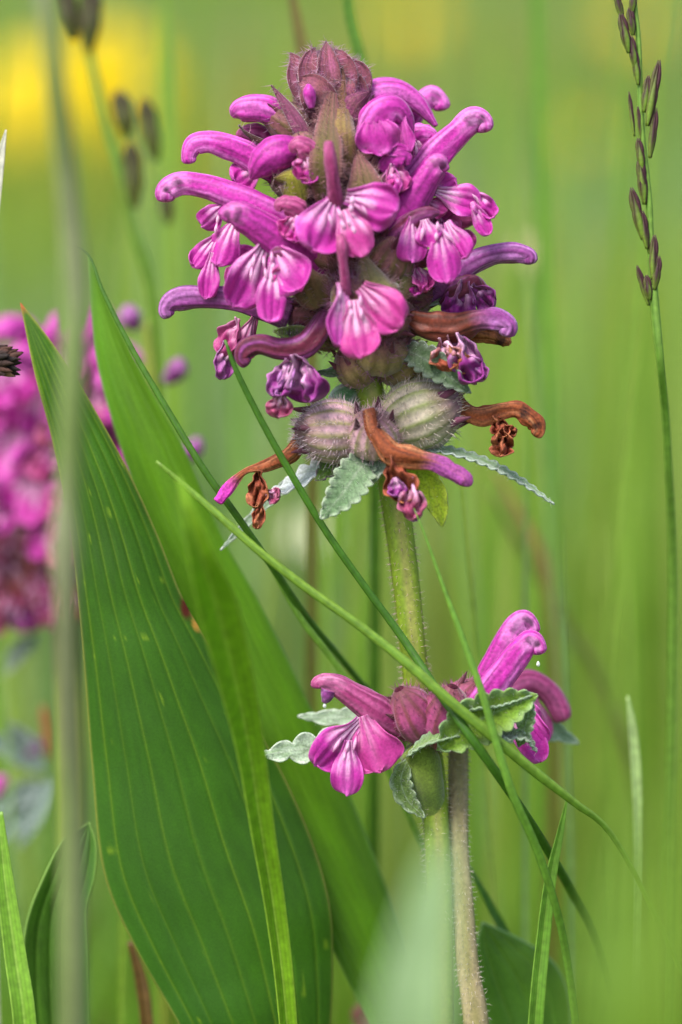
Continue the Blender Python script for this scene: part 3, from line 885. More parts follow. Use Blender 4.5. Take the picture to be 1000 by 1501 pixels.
# F5
flower(plant, [(480, 395, -70, 22), (440, 370, -85, 30), (400, 345, -95, 29), (365, 322, -104, 25), (345, 314, -108, 22), (333, 316, -108, 15), (329, 322, -106, 4)], 'deep', cal=dict(base=(500, 390, -30), top=(430, 362, -80), r=36, **CB1), spots=both([.84, .95], .035, .6, .95),
       lobes=[((385, 362, -95), (343, 450, -112), 62, dict(tilt=.5, white=1.1)), ((400, 385, -108), (396, 472, -118), 40, dict(white=1)),
              ((402, 362, -104), (440, 428, -120), 62, dict(tilt=-.25, white=.6, bend=.1))],
       pal=([(372, 372, 368, 410, 5), (386, 375, 390, 410, 5), (398, 368, 400, 412, 5)], -112))
# F6 faded, left
flower(plant, [(425, 460, -40, 27), (390, 447, -45, 27), (350, 440, -50, 20), (310, 436, -50, 19), (270, 436, -50, 21), (250, 443, -50, 18), (243, 455, -50, 13), (250, 470, -50, 5)], 'fading', cal=dict(base=(500, 460, 0), top=(420, 462, -42), r=35, **CB1),
       lobes=[((372, 465, -50), (352, 530, -58), 38, dict(state='dusky', tilt=.7)), ((350, 468, -55), (322, 520, -62), 40, dict(state='dusky', tilt=-.6, crumple=.25)), ((330, 500, -60), (326, 556, -62), 30, dict(state='fading', crumple=.3, tilt=.4))])
# F7 maroon, fading
flower(plant, [(482, 455, -70, 16), (470, 480, -78, 20), (445, 508, -84, 21), (410, 512, -88, 18), (380, 505, -90, 17), (360, 512, -90, 17), (355, 526, -90, 12), (368, 540, -90, 3)], 'maroon', cal=dict(base=(512, 420, -30), top=(478, 468, -72), r=34, **CB1),
       lobes=[((425, 530, -88), (402, 582, -94), 40, dict(state='fading', crumple=.35, white=1)), ((412, 575, -92), (408, 612, -94), 34, dict(state='mauve', crumple=.3)),
              ((435, 520, -90), (455, 590, -98), 52, dict(state='dark', crumple=.4, tilt=-.3))],
       pal=([(415, 545, 402, 580, 5), (432, 540, 424, 575, 4)], -100, 2, 'fading'))
# F11 pair at top right
flower(plant, [(515, 165, 10, 22), (548, 140, 10, 26), (580, 136, 10, 24), (610, 150, 8, 17), (640, 185, 8, 4)], 'fresh', cal=dict(base=(490, 200, 5), top=(545, 143, 8), r=32, **CB1), depthr=.9, wob=.05)
flower(plant, [(560, 215, 40, 18), (590, 185, 45, 22), (612, 158, 48, 19), (632, 141, 50, 18), (646, 150, 50, 15), (650, 166, 50, 5)], 'fresh', spots=both([.8], .05, .7, .7), lobes=[((600, 180, 48), (622, 220, 50), 34, dict(state='fresh', tilt=.4)), ((605, 195, 45), (612, 262, 40), 36, dict(state='pink'))])
# F12 folded opening flower
o12 = flower(plant, [(530, 215, -60, 14), (545, 195, -72, 30), (562, 170, -80, 33), (582, 165, -80, 24), (598, 185, -76, 12), (602, 205, -70, 3)], 'fresh', cal=dict(base=(505, 285, -40), top=(560, 232, -62), r=38, **CB1), depthr=.85, wob=.12, blunt=False,
       lobes=[((545, 165, -100), (560, 226, -104), 60, dict(state='fresh', ruffle=.12, white=.1, cup=-.2)), ((590, 165, -88), (592, 228, -88), 36, dict(state='fresh', white=0, tilt=-.7)),
              ((530, 212, -96), (600, 222, -94), 20, dict(white=.4, ruffle=.1))])
# F13 big hood right
flower(plant, [(575, 330, -30, 24), (600, 285, -35, 31), (635, 232, -38, 27), (670, 196, -40, 22), (694, 176, -40, 22), (708, 180, -40, 17), (712, 198, -40, 9)], 'fresh', cal=dict(base=(545, 370, -10), top=(598, 300, -32), r=34, **CB1), spots=both([.82, .92], .04, .6))
# F14
flower(plant, [(570, 370, -60, 24), (590, 320, -66, 28), (612, 282, -72, 26), (632, 252, -76, 22), (643, 240, -78, 19), (650, 246, -76, 10), (652, 252, -74, 3)], 'deep', spots=both([.86, .94], .04, .7, .8), cal=dict(base=(540, 390, -30), top=(585, 340, -60), r=30, **CB1),
       lobes=[((625, 285, -60), (668, 262, -58), 34, dict(white=.3)), ((640, 280, -62), (705, 302, -66), 42, dict(cup=.3, ruffle=.15)), ((688, 280, -64), (725, 318, -66), 30, dict(ruffle=.2, crumple=.2)), ((692, 296, -68), (716, 345, -68), 22, dict(white=.5)),
              ((625, 295, -55), (655, 310, -55), 32, dict(state='pink', white=.4))])
# F15 front centre
flower(plant, [(492, 300, -120, 16), (490, 280, -135, 13), (487, 255, -150, 11), (484, 230, -158, 11), (482, 212, -158, 8), (482, 207, -157, 3)], 'dusky', cal=dict(base=(500, 360, -60), top=(492, 288, -122), r=30, style='brown', nh=260, hl=16), spots=[(.75, PI/2, .08, .6, .5)], ref=(1, 0, 0), depthr=.9,
       lobes=[((490, 292, -132), (455, 368, -150), 64, dict(tilt=.25, white=.65, bend=-.08)), ((508, 288, -132), (582, 310, -150), 66, dict(tilt=-.15, white=.7, bend=.12)),
              ((504, 308, -140), (532, 374, -156), 48, dict(state='pink', white=1, narrow=.4))],
       pal=([(518, 285, 516, 312, 6.5), (493, 305, 508, 335, 5.5), (511, 316, 520, 345, 6), (482, 312, 487, 330, 4), (530, 302, 538, 316, 3.5)], -150))
# F16 below it
flower(plant, [(508, 430, -130, 10), (506, 410, -140, 9), (503, 385, -150, 8), (501, 362, -154, 10), (499, 348, -153, 7), (498, 343, -152, 2)], 'dusky', cal=dict(base=(520, 470, -60), top=(510, 410, -126), r=30, style='olive', nh=300, hl=18), ref=(1, 0, 0), depthr=.9,
       lobes=[((500, 415, -138), (497, 508, -150), 44, dict(tilt=.7, white=1)), ((530, 420, -134), (590, 478, -146), 62, dict(state='pink', tilt=-.2, white=.5, bend=.12)),
              ((519, 440, -142), (530, 524, -154), 52, dict(state='pink', white=.9, narrow=.35))],
       pal=([(500, 425, 497, 462, 4.5), (512, 440, 516, 470, 4.5), (528, 432, 530, 468, 5), (540, 440, 552, 450, 3)], -148))
# F17 right lips
flower(plant, [(575, 355, -80, 16), (595, 335, -90, 20), (615, 318, -96, 16), (635, 312, -98, 10), (645, 312, -98, 3)], 'maroon', cal=dict(base=(550, 420, -50), top=(592, 345, -88), r=34, style='brown', nh=200, hl=14),
       lobes=[((604, 318, -100), (604, 384, -112), 38, dict(tilt=.3, pw=6, white=.6)), ((642, 330, -104), (656, 414, -116), 44, dict(white=.7)),
              ((655, 325, -98), (685, 378, -106), 34, dict(tilt=-.4)), ((622, 322, -106), (632, 360, -110), 34, dict(white=1.1, cup=.3))],
       pal=([(620, 330, 616, 352, 4.5), (640, 326, 640, 352, 5), (648, 334, 662, 352, 4.5)], -114))
# smaller florets filling the gaps of the head
for (hx, hy, d, tx, ty, stt) in [(470, 250, -95, 438, 214, 'dusky'), (560, 250, -80, 590, 232, 'deep'), (590, 400, -60, 628, 378, 'maroon'), (455, 330, -100, 418, 300, 'dusky'), (440, 400, -90, 408, 372, 'maroon'),
                                 (620, 330, -20, 668, 300, 'deep'), (400, 215, 10, 362, 196, 'dusky'), (590, 215, -20, 626, 196, 'fresh'), (405, 400, 10, 335, 372, 'deep'), (640, 350, 20, 690, 318, 'dusky')]:
    mx, my = (hx+tx)/2, (hy+ty)/2-8
    flower(plant, [(hx, hy, d, 12), (mx, my, d-8, 17), (tx, ty, d-12, 15), (tx+(tx-hx)*.2, ty+2, d-12, 11), (tx+(tx-hx)*.28, ty+10, d-12, 4)], stt, wob=.15, lobes=[((mx, my+8, d-10), (tx, ty+48, d-16), 36, dict(state='pink', crumple=.2, tilt=.4)), ((mx, my+8, d-10), (mx, ty+56, d-16), 30, dict(state='fresh', crumple=.25, tilt=-.4))])
# F18 hood to the right
flower(plant, [(625, 430, -20, 22), (655, 412, -25, 22), (690, 386, -28, 20), (725, 373, -30, 17), (758, 371, -30, 17), (775, 376, -30, 14), (776, 391, -30, 7)], 'fading', cal=dict(base=(560, 450, 0), top=(640, 420, -22), r=34, style='brown', nh=160, hl=13))
# F19 and partner
flower(plant, [(600, 468, -50, 16), (632, 478, -58, 23), (668, 478, -62, 23), (700, 470, -64, 21), (728, 470, -64, 19), (744, 480, -64, 15), (737, 498, -64, 6)], 'browning', cal=dict(base=(540, 460, -20), top=(610, 470, -48), r=36, style='olive', nh=200, hl=13),
       lobes=[((650, 495, -66), (660, 545, -72), 44, dict(state='dry', crumple=.5)), ((670, 490, -68), (696, 562, -76), 46, dict(state='dark', crumple=.5)), ((680, 520, -66), (712, 556, -72), 24, dict(state='fading', crumple=.4)), ((655, 510, -72), (684, 545, -78), 30, dict(state='dry', crumple=.5))],
       pal=([(660, 505, 672, 545, 5), (674, 500, 690, 540, 5)], -80, 2, 'dry'), label='withering flower, rusty brown at its base and violet at the hood')
flower(plant, [(650, 450, -30, 10), (672, 430, -36, 22), (692, 420, -38, 22), (708, 432, -38, 14), (722, 446, -36, 4)], 'maroon', wob=.3, lobes=[((680, 412, -45), (668, 468, -50), 46, dict(state='dark', crumple=.3)), ((690, 420, -45), (724, 450, -48), 32, dict(state='dark', crumple=.4))])
flower(plant, [(640, 480, -10, 14), (690, 488, -12, 14), (725, 494, -14, 12), (742, 500, -14, 11), (748, 505, -14, 4)], 'dry', spots=[(.88, PI, .08, 6, 1)], label='withered brown flower tip with a black end, behind the violet hood')
# lower whorl of fat calyces
cl, G_, N_ = calyx(plant, (540, 632, -35), (432, 632, -40), 46, style='pinkgreen', nh=800, hl=12, seed=2, hair_col=lin(228, 210, 218), fat=.6)
cr, G_, N_ = calyx(plant, (556, 632, -20), (676, 586, -34), 53, style='green', nh=900, hl=12, seed=4, hair_col=lin(230, 218, 210), fat=.6)
cf, G_, N_ = calyx(plant, (545, 665, -30), (546, 606, -85), 40, style='pinkgreen', nh=500, hl=13, seed=1, hair_col=lin(222, 190, 202), fat=.6)
calyx(plant, (540, 560, 0), (500, 515, -40), 30, style='olive', nh=120, hl=12, seed=3)
calyx(plant, (560, 555, 0), (615, 505, -20), 38, style='olive', nh=160, hl=12, seed=5)
calyx(plant, (556, 540, -10), (560, 490, -60), 40, style='olive', nh=200, hl=14, seed=0)
# withered corollas on it
flower(plant, [(540, 600, -92, 9), (549, 632, -98, 14), (572, 660, -102, 20), (602, 670, -104, 17), (635, 676, -104, 13), (662, 690, -104, 14), (680, 702, -104, 14), (676, 714, -104, 7)], 'dry2', lobes=[
        ((572, 668, -104), (595, 735, -108), 44, dict(state='dry', crumple=.5, white=0)), ((580, 700, -106), (584, 728, -108), 26, dict(state='fading', crumple=.3)), ((600, 700, -104), (606, 762, -108), 34, dict(state='mauve', crumple=.5)), ((608, 735, -106), (606, 764, -108), 20, dict(state='fading', crumple=.2))],
       label='withered flower, papery brown with a violet hood tip, hanging in front of the lower calyces', wob=.3)
flower(plant, [(668, 578, -34, 9), (680, 600, -36, 14), (705, 610, -38, 17), (740, 601, -38, 13), (765, 604, -38, 15), (785, 620, -38, 15), (789, 632, -38, 11), (782, 642, -38, 4)], 'dry', spots=both([.73, .9], .035, .9, 1), lobes=[
        ((722, 610, -40), (742, 640, -42), 26, dict(state='dry', crumple=.6, white=0)), ((735, 628, -42), (736, 670, -44), 28, dict(state='dry', crumple=.7, white=0)), ((738, 625, -40), (754, 640, -42), 18, dict(state='dry', crumple=.6, white=0))],
       label='withered orange brown flower with two black spots, pointing right', wob=.2)
flower(plant, [(450, 628, -30, 14), (436, 652, -32, 15), (412, 674, -34, 13), (385, 684, -36, 9), (362, 690, -36, 5), (345, 704, -36, 8), (325, 728, -36, 9), (314, 742, -36, 4)], 'dry3', lobes=[
        ((380, 690, -36), (376, 745, -38), 28, dict(state='dry', crumple=.5, white=0)), ((384, 730, -38), (376, 775, -40), 18, dict(state='dry', crumple=.4, white=0)), ((392, 722, -36), (410, 730, -38), 26, dict(state='mauve', crumple=.3))],
       label='withered brown flower with a thin neck and a pink tip, pointing down left', depthr=.5)
# green toothed bracts
DG = dict(upper=lin(88, 108, 78), under=lin(54, 84, 44), edge=lin(120, 132, 120))
scallop_leaf('bract', plant, [(590, 512, -30), (615, 522, -60), (650, 545, -75), (686, 573, -72)], 46, 8, .3, seed=1, **DG, label='dark green toothed bract')
scallop_leaf('bract', plant, [(545, 668, -40), (525, 690, -75), (505, 720, -85), (475, 755, -80)], 60, 8, .28, seed=2, upper=lin(118, 144, 108), under=lin(86, 124, 76), edge=lin(160, 176, 150), fold=.15, hairn=160)
scallop_leaf('bract', plant, [(600, 660, -30), (650, 662, -40), (710, 680, -30), (760, 705, -20), (810, 738, -12)], 30, 14, .4, seed=3, upper=lin(126, 152, 116), under=lin(96, 132, 50), edge=lin(172, 186, 176), normal=(0, -1, -.55), hairn=120)
scallop_leaf('bract', plant, [(590, 670, 0), (620, 700, -10), (640, 735, -8), (648, 768, -5)], 42, 4, .15, seed=4, upper=lin(150, 170, 30), under=lin(130, 160, 24), edge=lin(168, 184, 60), hairn=20)
scallop_leaf('bract', plant, [(560, 665, -40), (548, 690, -60), (530, 698, -60), (505, 694, -60)], 30, 4, .3, seed=5, upper=lin(140, 158, 132), under=lin(110, 140, 110), edge=lin(185, 195, 180))
scallop_leaf('bract', plant, [(530, 660, 10), (495, 676, 5), (465, 692, 0), (425, 715, 0), (395, 725, 0)], 50, 6, .45, seed=6, upper=lin(206, 214, 216), under=lin(140, 160, 130), edge=lin(220, 224, 224), normal=(0, -1, -.6), label='pale downy bract, almost white above')
scallop_leaf('bract', plant, [(500, 668, -25), (482, 685, -32), (465, 702, -34)], 30, 4, .4, seed=7, upper=lin(92, 120, 50), under=lin(84, 120, 36), edge=lin(92, 70, 92))
scallop_leaf('bract', plant, [(500, 672, 30), (420, 712, 30), (368, 760, 30), (325, 805, 30)], 18, 8, .3, seed=8, upper=lin(140, 160, 140), under=lin(110, 140, 100), edge=lin(180, 190, 180), hairn=20)
scallop_leaf('bract', plant, [(600, 530, 5), (540, 545, -10), (500, 545, -30), (455, 548, -40)], 22, 6, .4, seed=9, **DG, hairn=60)
scallop_leaf('bract', plant, [(575, 490, -10), (600, 445, -20), (640, 440, -25), (668, 450, -25)], 22, 5, .4, seed=10, upper=lin(126, 140, 110), under=lin(100, 130, 70), edge=lin(170, 176, 172), hairn=90)
scallop_leaf('bract', plant, [(480, 500, -50), (450, 492, -70), (425, 488, -80), (404, 486, -80)], 26, 3, .15, seed=11, upper=lin(92, 112, 40), under=lin(80, 104, 34), edge=lin(120, 130, 70), hairn=60)
hb = []
P_ = np.array([at(x, 500-6*math.sin((x-405)/40*PI), -82) for x in rng.uniform(408, 450, 46)])
hairs(plant, P_, np.tile([-.35, -1., -.1], (46, 1)), 30, lin(120, 100, 110), width=.5, curl=.45, jitter=.3)
scallop_leaf('bract', plant, [(540, 560, 20), (515, 585, 5), (500, 610, 0), (480, 620, 0)], 60, 2, .1, seed=12, upper=lin(112, 150, 104), under=lin(84, 136, 84), edge=lin(180, 196, 184), hairn=200, fold=-.3)

# -- lower whorl, 30 cm of spike below
MG = dict(style='magenta', nh=260, hl=10, hair_col=lin(190, 120, 160))
flower(plant, [(600, 1075, -20, 18), (578, 1058, -30, 25), (552, 1042, -38, 27), (522, 1022, -44, 22), (495, 1005, -48, 18), (476, 1000, -48, 15), (466, 1002, -48, 11), (466, 1010, -48, 4)], 'dusky', cal=dict(base=(628, 1060, -5), top=(562, 1040, -32), r=32, **MG),
       lobes=[((528, 1055, -52), (462, 1122, -62), 50, dict(state='fresh', tilt=.45, white=1, bend=-.1)), ((512, 1085, -60), (507, 1166, -66), 42, dict(state='fresh', white=.7)),
              ((530, 1050, -54), (558, 1130, -64), 74, dict(state='pink', tilt=-.2, white=.35, pw=5))],
       pal=([(500, 1082, 488, 1102, 4.5), (512, 1085, 506, 1118, 5), (522, 1078, 518, 1098, 4.5)], -64), spots=[(.85, PI, .05, .6, .5)])
tube_obj('closed_bud', pts([(482, 1012, -48, 12), (478, 1024, -48, 8), (474, 1030, -48, 3)]), M_HOOD, plant, hood_color('fading', 2, ()), n=12, seg=12)
calyx(plant, (628, 1085, -6), (585, 1010, -45), 36, seed=2, teeth=False, **MG)
calyx(plant, (640, 1095, -10), (664, 1006, -52), 38, seed=4, teeth=False, **MG)
calyx(plant, (640, 1080, 0), (700, 998, -15), 34, style='magenta', nh=260, hl=12, seed=1, hair_col=lin(180, 130, 150))
flower(plant, [(660, 1060, 0, 18), (700, 1020, 0, 24), (728, 975, 0, 27), (750, 930, 0, 23), (768, 910, 0, 18), (780, 918, 0, 12), (784, 935, 0, 4)], 'fresh', spots=both([.78, .9], .05, .6, .8), cal=dict(base=(640, 1080, 10), top=(695, 1020, 2), r=30, **MG))
flower(plant, [(670, 1065, -30, 18), (705, 1030, -35, 24), (735, 990, -38, 24), (762, 955, -40, 22), (778, 938, -40, 17), (788, 946, -40, 14), (791, 966, -40, 6)], 'fresh', spots=both([.82, .92], .035, .5, .8),
       lobes=[((745, 1010, -30), (792, 1118, -36), 40, dict(tilt=.3, white=.9)), ((758, 1030, -26), (800, 1090, -30), 36, dict(tilt=-.4, white=.4)), ((760, 1020, -20), (780, 1070, -24), 40, dict())])
flower(plant, [(690, 1060, 60, 16), (735, 1020, 80, 22), (775, 1000, 95, 22), (805, 1015, 100, 20), (822, 1045, 100, 18), (828, 1060, 100, 5)], 'dusky', cal=dict(base=(650, 1080, 30), top=(720, 1030, 75), r=30, **MG), lobes=[((780, 1020, 90), (795, 1090, 95), 40, dict(state='pink'))])
GL = dict(upper=lin(118, 146, 92), under=lin(96, 132, 34), edge=lin(150, 174, 142))
scallop_leaf('bract', plant, [(640, 1100, -60), (690, 1062, -85), (735, 1040, -90), (780, 1022, -80)], 74, 8, .22, seed=1, upper=lin(110, 142, 34), under=lin(92, 132, 24), edge=lin(138, 168, 112), fold=.35, hairn=120)
scallop_leaf('bract', plant, [(665, 1055, -70), (700, 1040, -92), (730, 1036, -92), (778, 1020, -84)], 20, 12, .35, seed=5, **GL, fold=.4, normal=(0, -1, -.3))
scallop_leaf('bract', plant, [(690, 1085, -60), (735, 1080, -80), (770, 1082, -78), (785, 1100, -70)], 30, 9, .4, seed=3, upper=lin(110, 130, 90), under=lin(84, 112, 50), edge=lin(160, 180, 160), normal=(0, -1, -.6))
scallop_leaf('bract', plant, [(760, 1095, -60), (768, 1070, -72), (775, 1045, -76), (778, 1025, -76)], 26, 7, .4, seed=2, **GL)
scallop_leaf('bract', plant, [(596, 1110, -40), (630, 1088, -62), (665, 1078, -68), (700, 1075, -70)], 32, 9, .3, seed=6, **GL, fold=.4, normal=(0, -.9, -.6), hairn=120)
sheath = tube_obj('leaf_sheath', pts([(600, 1095, -20, 20), (616, 1112, -18, 27), (626, 1145, -14, 24), (633, 1180, 4, 20), (638, 1225, 11, 13), (640, 1250, 12, 8)]), M_BRACT, plant, stripes(lin(112, 134, 44), lin(90, 114, 30), 7, .4), n=30, seg=24, depthr=.9)
scallop_leaf('bract', plant, [(600, 1110, -30), (588, 1140, -36), (596, 1170, -30), (620, 1196, -24)], 34, 5, .25, seed=8, upper=lin(110, 134, 72), under=lin(92, 120, 50), edge=lin(150, 168, 140), hairn=120)
WL = dict(upper=lin(168, 188, 164), under=lin(126, 154, 112), edge=lin(196, 208, 190))
scallop_leaf('bract', plant, [(560, 1085, 5), (500, 1090, 0), (440, 1098, -5), (383, 1107, -10)], 52, 5, .6, seed=1, **WL, fold=.1, label='whitish downy leaf with deep lobes, pointing left')
scallop_leaf('bract', plant, [(590, 1060, 40), (530, 1050, 50), (480, 1052, 60), (440, 1050, 60)], 30, 4, .35, seed=2, **WL, fold=.1)
scallop_leaf('bract', plant, [(700, 1080, 60), (760, 1070, 100), (810, 1072, 120), (845, 1088, 125)], 40, 5, .4, seed=3, upper=lin(140, 165, 140), under=lin(110, 145, 100), edge=lin(170, 190, 170))
for (x, y, d) in [(476, 1034, -48), (789, 973, -40)]:
    tube_obj('dew_drop', pts([(x, y-4, d, .6), (x, y-1, d, 2.4), (x, y+2, d, 2.6), (x, y+4, d, .8)]), M_HAIR, plant, flat(lin(230, 235, 230)), n=8, seg=8)
#@@REST
# ================================================================ LEAVES
def bite(c, U, V, G):
    p = at(272, 890); q = ((G[..., 0]-p[0])/9)**2 + ((G[..., 1]-p[1])/17)**2
    c = mixc(c, lin(84, 30, 16), np.clip(1.5-q, 0, 1))
    p = at(287, 915); q = ((G[..., 0]-p[0])/8)**2 + ((G[..., 1]-p[1])/12)**2
    c = mixc(c, lin(190, 140, 60), np.clip(1.2-q, 0, .8))
    p = at(31, 447); q = ((G[..., 0]-p[0])/10)**2 + ((G[..., 1]-p[1])/9)**2
    return mixc(c, lin(170, 90, 50), np.clip(1.4-q, 0, .9))
L1 = [(30, 444, 10), (50, 545, 0), (75, 640, -8), (97, 745, -12), (110, 850, -12), (117, 925, -10), (123, 1000, -8), (132, 1120, 0), (152, 1290, 8), (200, 1400, 14), (258, 1501, 20), (340, 1650, 60)]
gl = None
R1 = [(31, 445, 10), (78, 505, 4), (132, 590, 2), (187, 690, 2), (230, 785, 6), (268, 880, 10), (308, 950, 14), (346, 1020, 20), (388, 1090, 26), (425, 1160, 30), (462, 1250, 34), (484, 1335, 40), (488, 1420, 50), (485, 1501, 60), (470, 1650, 80)]
gl = ground_under(at(430, 1650, 80))
def with_ground(rows, dx): return rows + [tuple([*((lambda w: (500+w[0]/(1+w[2]/DU), 750.5+w[1]/(1+w[2]/DU), w[2]))(gl + np.array([dx, 0, 0])))])]
sp_plant = thing('strap_leaved_plant', ground_under(at(500, 1640, 120)), 'plant with two long broad strap leaves filling the lower left of the photo', 'plant')
edge_leaf('leaf', sp_plant, with_ground(L1, -45), with_ground(R1, 45), [.09, .2, .33, .47, .6, .76, .9], lin(52, 94, 5), lin(112, 142, 28), bow=26, ridge=.6, seed=3, extra=bite, edgecol=lin(150, 150, 70), n=220, nu=121, label='broad front leaf in focus with a brown nick on its right edge')
L2 = [(128, 372, 130), (132, 440, 130), (140, 520, 125), (162, 610, 120), (195, 710, 118), (232, 810, 115), (280, 920, 110), (340, 1080, 110), (420, 1260, 120), (510, 1440, 130), (580, 1600, 140)]
R2 = [(129, 372, 130), (160, 450, 128), (212, 555, 122), (268, 655, 118), (325, 785, 120), (378, 880, 125), (432, 990, 135), (482, 1095, 150), (532, 1215, 165), (580, 1340, 180), (612, 1440, 190), (640, 1600, 200)]
gl = ground_under(at(600, 1600, 170))
edge_leaf('leaf', sp_plant, with_ground(L2, -35), with_ground(R2, 35), [.14, .3, .52, .7, .87], lin(86, 132, 14), lin(96, 138, 24), bow=30, ridge=.4, seed=5, edgecol=lin(130, 165, 90), n=150, nu=61)
L3 = [(130, 1205, 90), (95, 1230, 80), (62, 1290, 75), (40, 1350, 75), (34, 1410, 80), (40, 1501, 90), (70, 1640, 110)]
R3 = [(131, 1205, 90), (142, 1235, 90), (140, 1285, 92), (128, 1330, 95), (130, 1400, 100), (132, 1501, 110), (140, 1640, 120)]
gl = ground_under(at(105, 1640, 115))
lf3 = edge_leaf('leafy_herb', None, with_ground(L3, -20), with_ground(R3, 20), 4, lin(66, 106, 24), lin(96, 134, 40), bow=-30, seed=6, edgecol=lin(130, 165, 80), n=80, nu=41)
tag(lf3, 'short dark green leaf in the lower left corner behind the blurred stalk', 'plant')
L4 = [(706, 1352, 140), (696, 1400, 135), (700, 1450, 132), (716, 1501, 132), (760, 1600, 140)]
R4 = [(707, 1351, 140), (760, 1376, 150), (810, 1410, 165), (832, 1450, 180), (838, 1510, 190), (830, 1600, 200)]
gl = ground_under(at(800, 1600, 170))
lf4 = edge_leaf('leafy_herb', None, with_ground(L4, -14), with_ground(R4, 14), 3, lin(82, 124, 30), lin(112, 148, 60), bow=35, seed=7, edgecol=lin(150, 185, 130), n=60, nu=41)
tag(lf4, 'oval green leaf with a pale rim at the bottom, right of the reddish stalk', 'plant')

# ================================================================ GRASSES IN FOCUS
blade('tall_grass', [(262, 700, -400, 2, .2), (276, 750, -400, 10, .2), (296, 820, -370, 20, .15), (315, 880, -320, 28, .15), (345, 1000, -240, 25, .2), (365, 1100, -180, 21, .3), (383, 1220, -130, 18, .35), (402, 1340, -90, 16, .4), (420, 1501, -60, 14, .4)],
      'pale folded grass blade running down in front of the broad leaf', c1=lin(122, 166, 30), c2=lin(160, 192, 70), gdx=40, fold=.55)
blade('tall_grass', [(-2, 1190, -60, 6, .2), (6, 1280, -60, 12, .2), (22, 1400, -60, 16, .2), (36, 1501, -60, 17, .2)], 'bright green grass blade in the bottom left corner', c1=lin(120, 165, 50), c2=lin(150, 185, 80), gdx=20)
grass_stem('tall_grass', [(100, 357, 30, .6), (128, 372, 22, 1.6), (150, 425, 12, 3), (190, 505, 0, 4), (245, 600, -12, 5), (300, 690, -20, 5.5), (350, 760, -10, 5.5), (400, 832, 30, 5.5), (450, 905, 80, 5.5), (520, 990, 150, 5), (590, 1085, 230, 5)],
           'thin dark green grass stem crossing the two broad leaves from upper left', c1=lin(78, 122, 34), c2=lin(56, 96, 26), gdx=300, gdz=300)
grass_stem('tall_grass', [(330, 498, -95, 2), (345, 540, -90, 4), (385, 620, -80, 5), (430, 700, -72, 5.5), (480, 782, -64, 5.5), (535, 860, -56, 5.5), (590, 935, -56, 6), (640, 1010, -80, 6.5), (690, 1080, -110, 7), (740, 1150, -80, 7), (790, 1225, 0, 7), (840, 1310, 90, 7), (880, 1390, 160, 6)],
           'dark green grass stem passing between spike and lower whorl, steepest of the two crossing there', c1=lin(76, 122, 34), c2=lin(54, 96, 24), gdx=250, gdz=200)
grass_stem('tall_grass', [(229, 676, -95, 2.5), (262, 704, -95, 4.2), (320, 755, -100, 5.9), (380, 808, -105, 6.3), (440, 855, -105, 6.7), (520, 912, -110, 6.7), (600, 975, -115, 7.6), (660, 1028, -118, 8.0), (720, 1078, -112, 8.0), (780, 1128, -90, 7.6), (840, 1175, -60, 5.9), (900, 1228, -20, 4.2)],
           'thickest yellow green grass stem lying slantwise in front of the lower whorl', c1=lin(126, 158, 58), c2=lin(88, 130, 38), gdx=500, gdz=200)
grass_stem('tall_grass', [(607, 745, -125, .7), (625, 790, -128, 1.8), (650, 860, -130, 3), (680, 940, -132, 4.5), (708, 1020, -132, 5.5), (728, 1090, -130, 6), (752, 1165, -120, 6.5), (785, 1240, -90, 6.5), (815, 1330, -50, 6), (835, 1430, 0, 6)],
           'finest grass stem, starting at the withered flower tip and passing the right whorl', c1=lin(112, 154, 56), c2=lin(92, 136, 44), gdx=120, gdz=100)
blade('tall_grass', [(832, 1168, -10, 1, .3), (822, 1215, -8, 5, .3), (806, 1290, -5, 9, .3), (795, 1380, 0, 11, .3), (784, 1501, 5, 12, .3)], 'grass blade with a rusty tip standing left of the right-hand blurred grass', c1=lin(104, 150, 48), c2=lin(130, 170, 66), gdx=-30)
st3, _p = grass_stem('hairy_weed', [(672, 1095, 40, 15), (672, 1160, 30, 15), (672, 1240, 20, 15), (678, 1320, 16, 16), (686, 1420, 12, 17), (698, 1501, 10, 19)], 'reddish grey hairy stalk rising right behind the stem of the lower whorl', cat='stalk',
           c1=lin(158, 142, 112), c2=lin(124, 120, 66), gdx=30, mat=M_STEM, seg=24)
_G, _T, _V = tube_grid(_p, 90, 24, depthr=.8)
_N = grid_normals(_G)
ii = rng.integers(0, 70, 1300); jj = rng.integers(0, 24, 1300)
hairs(st3, _G[ii, jj], _N[ii, jj]+np.array([0, .4, 0]), 6, lin(225, 215, 205), width=.4)
grass_stem('tall_grass', [(720, 720, 900, 6), (760, 790, 900, 8), (830, 910, 900, 9), (890, 1020, 900, 9), (930, 1150, 900, 9)], 'blurred brownish grass stem slanting down right behind the lower whorl', c1=lin(104, 116, 50), c2=lin(92, 106, 44), gdx=100)
grass_stem('tall_grass', [(395, 830, 60, 2), (440, 905, 70, 5), (500, 985, 90, 5), (560, 1110, 110, 5), (620, 1240, 130, 5), (680, 1360, 150, 5)], 'thin blurred stem running down behind the left lower flower', c1=lin(120, 160, 60), c2=lin(92, 136, 44), gdx=150)

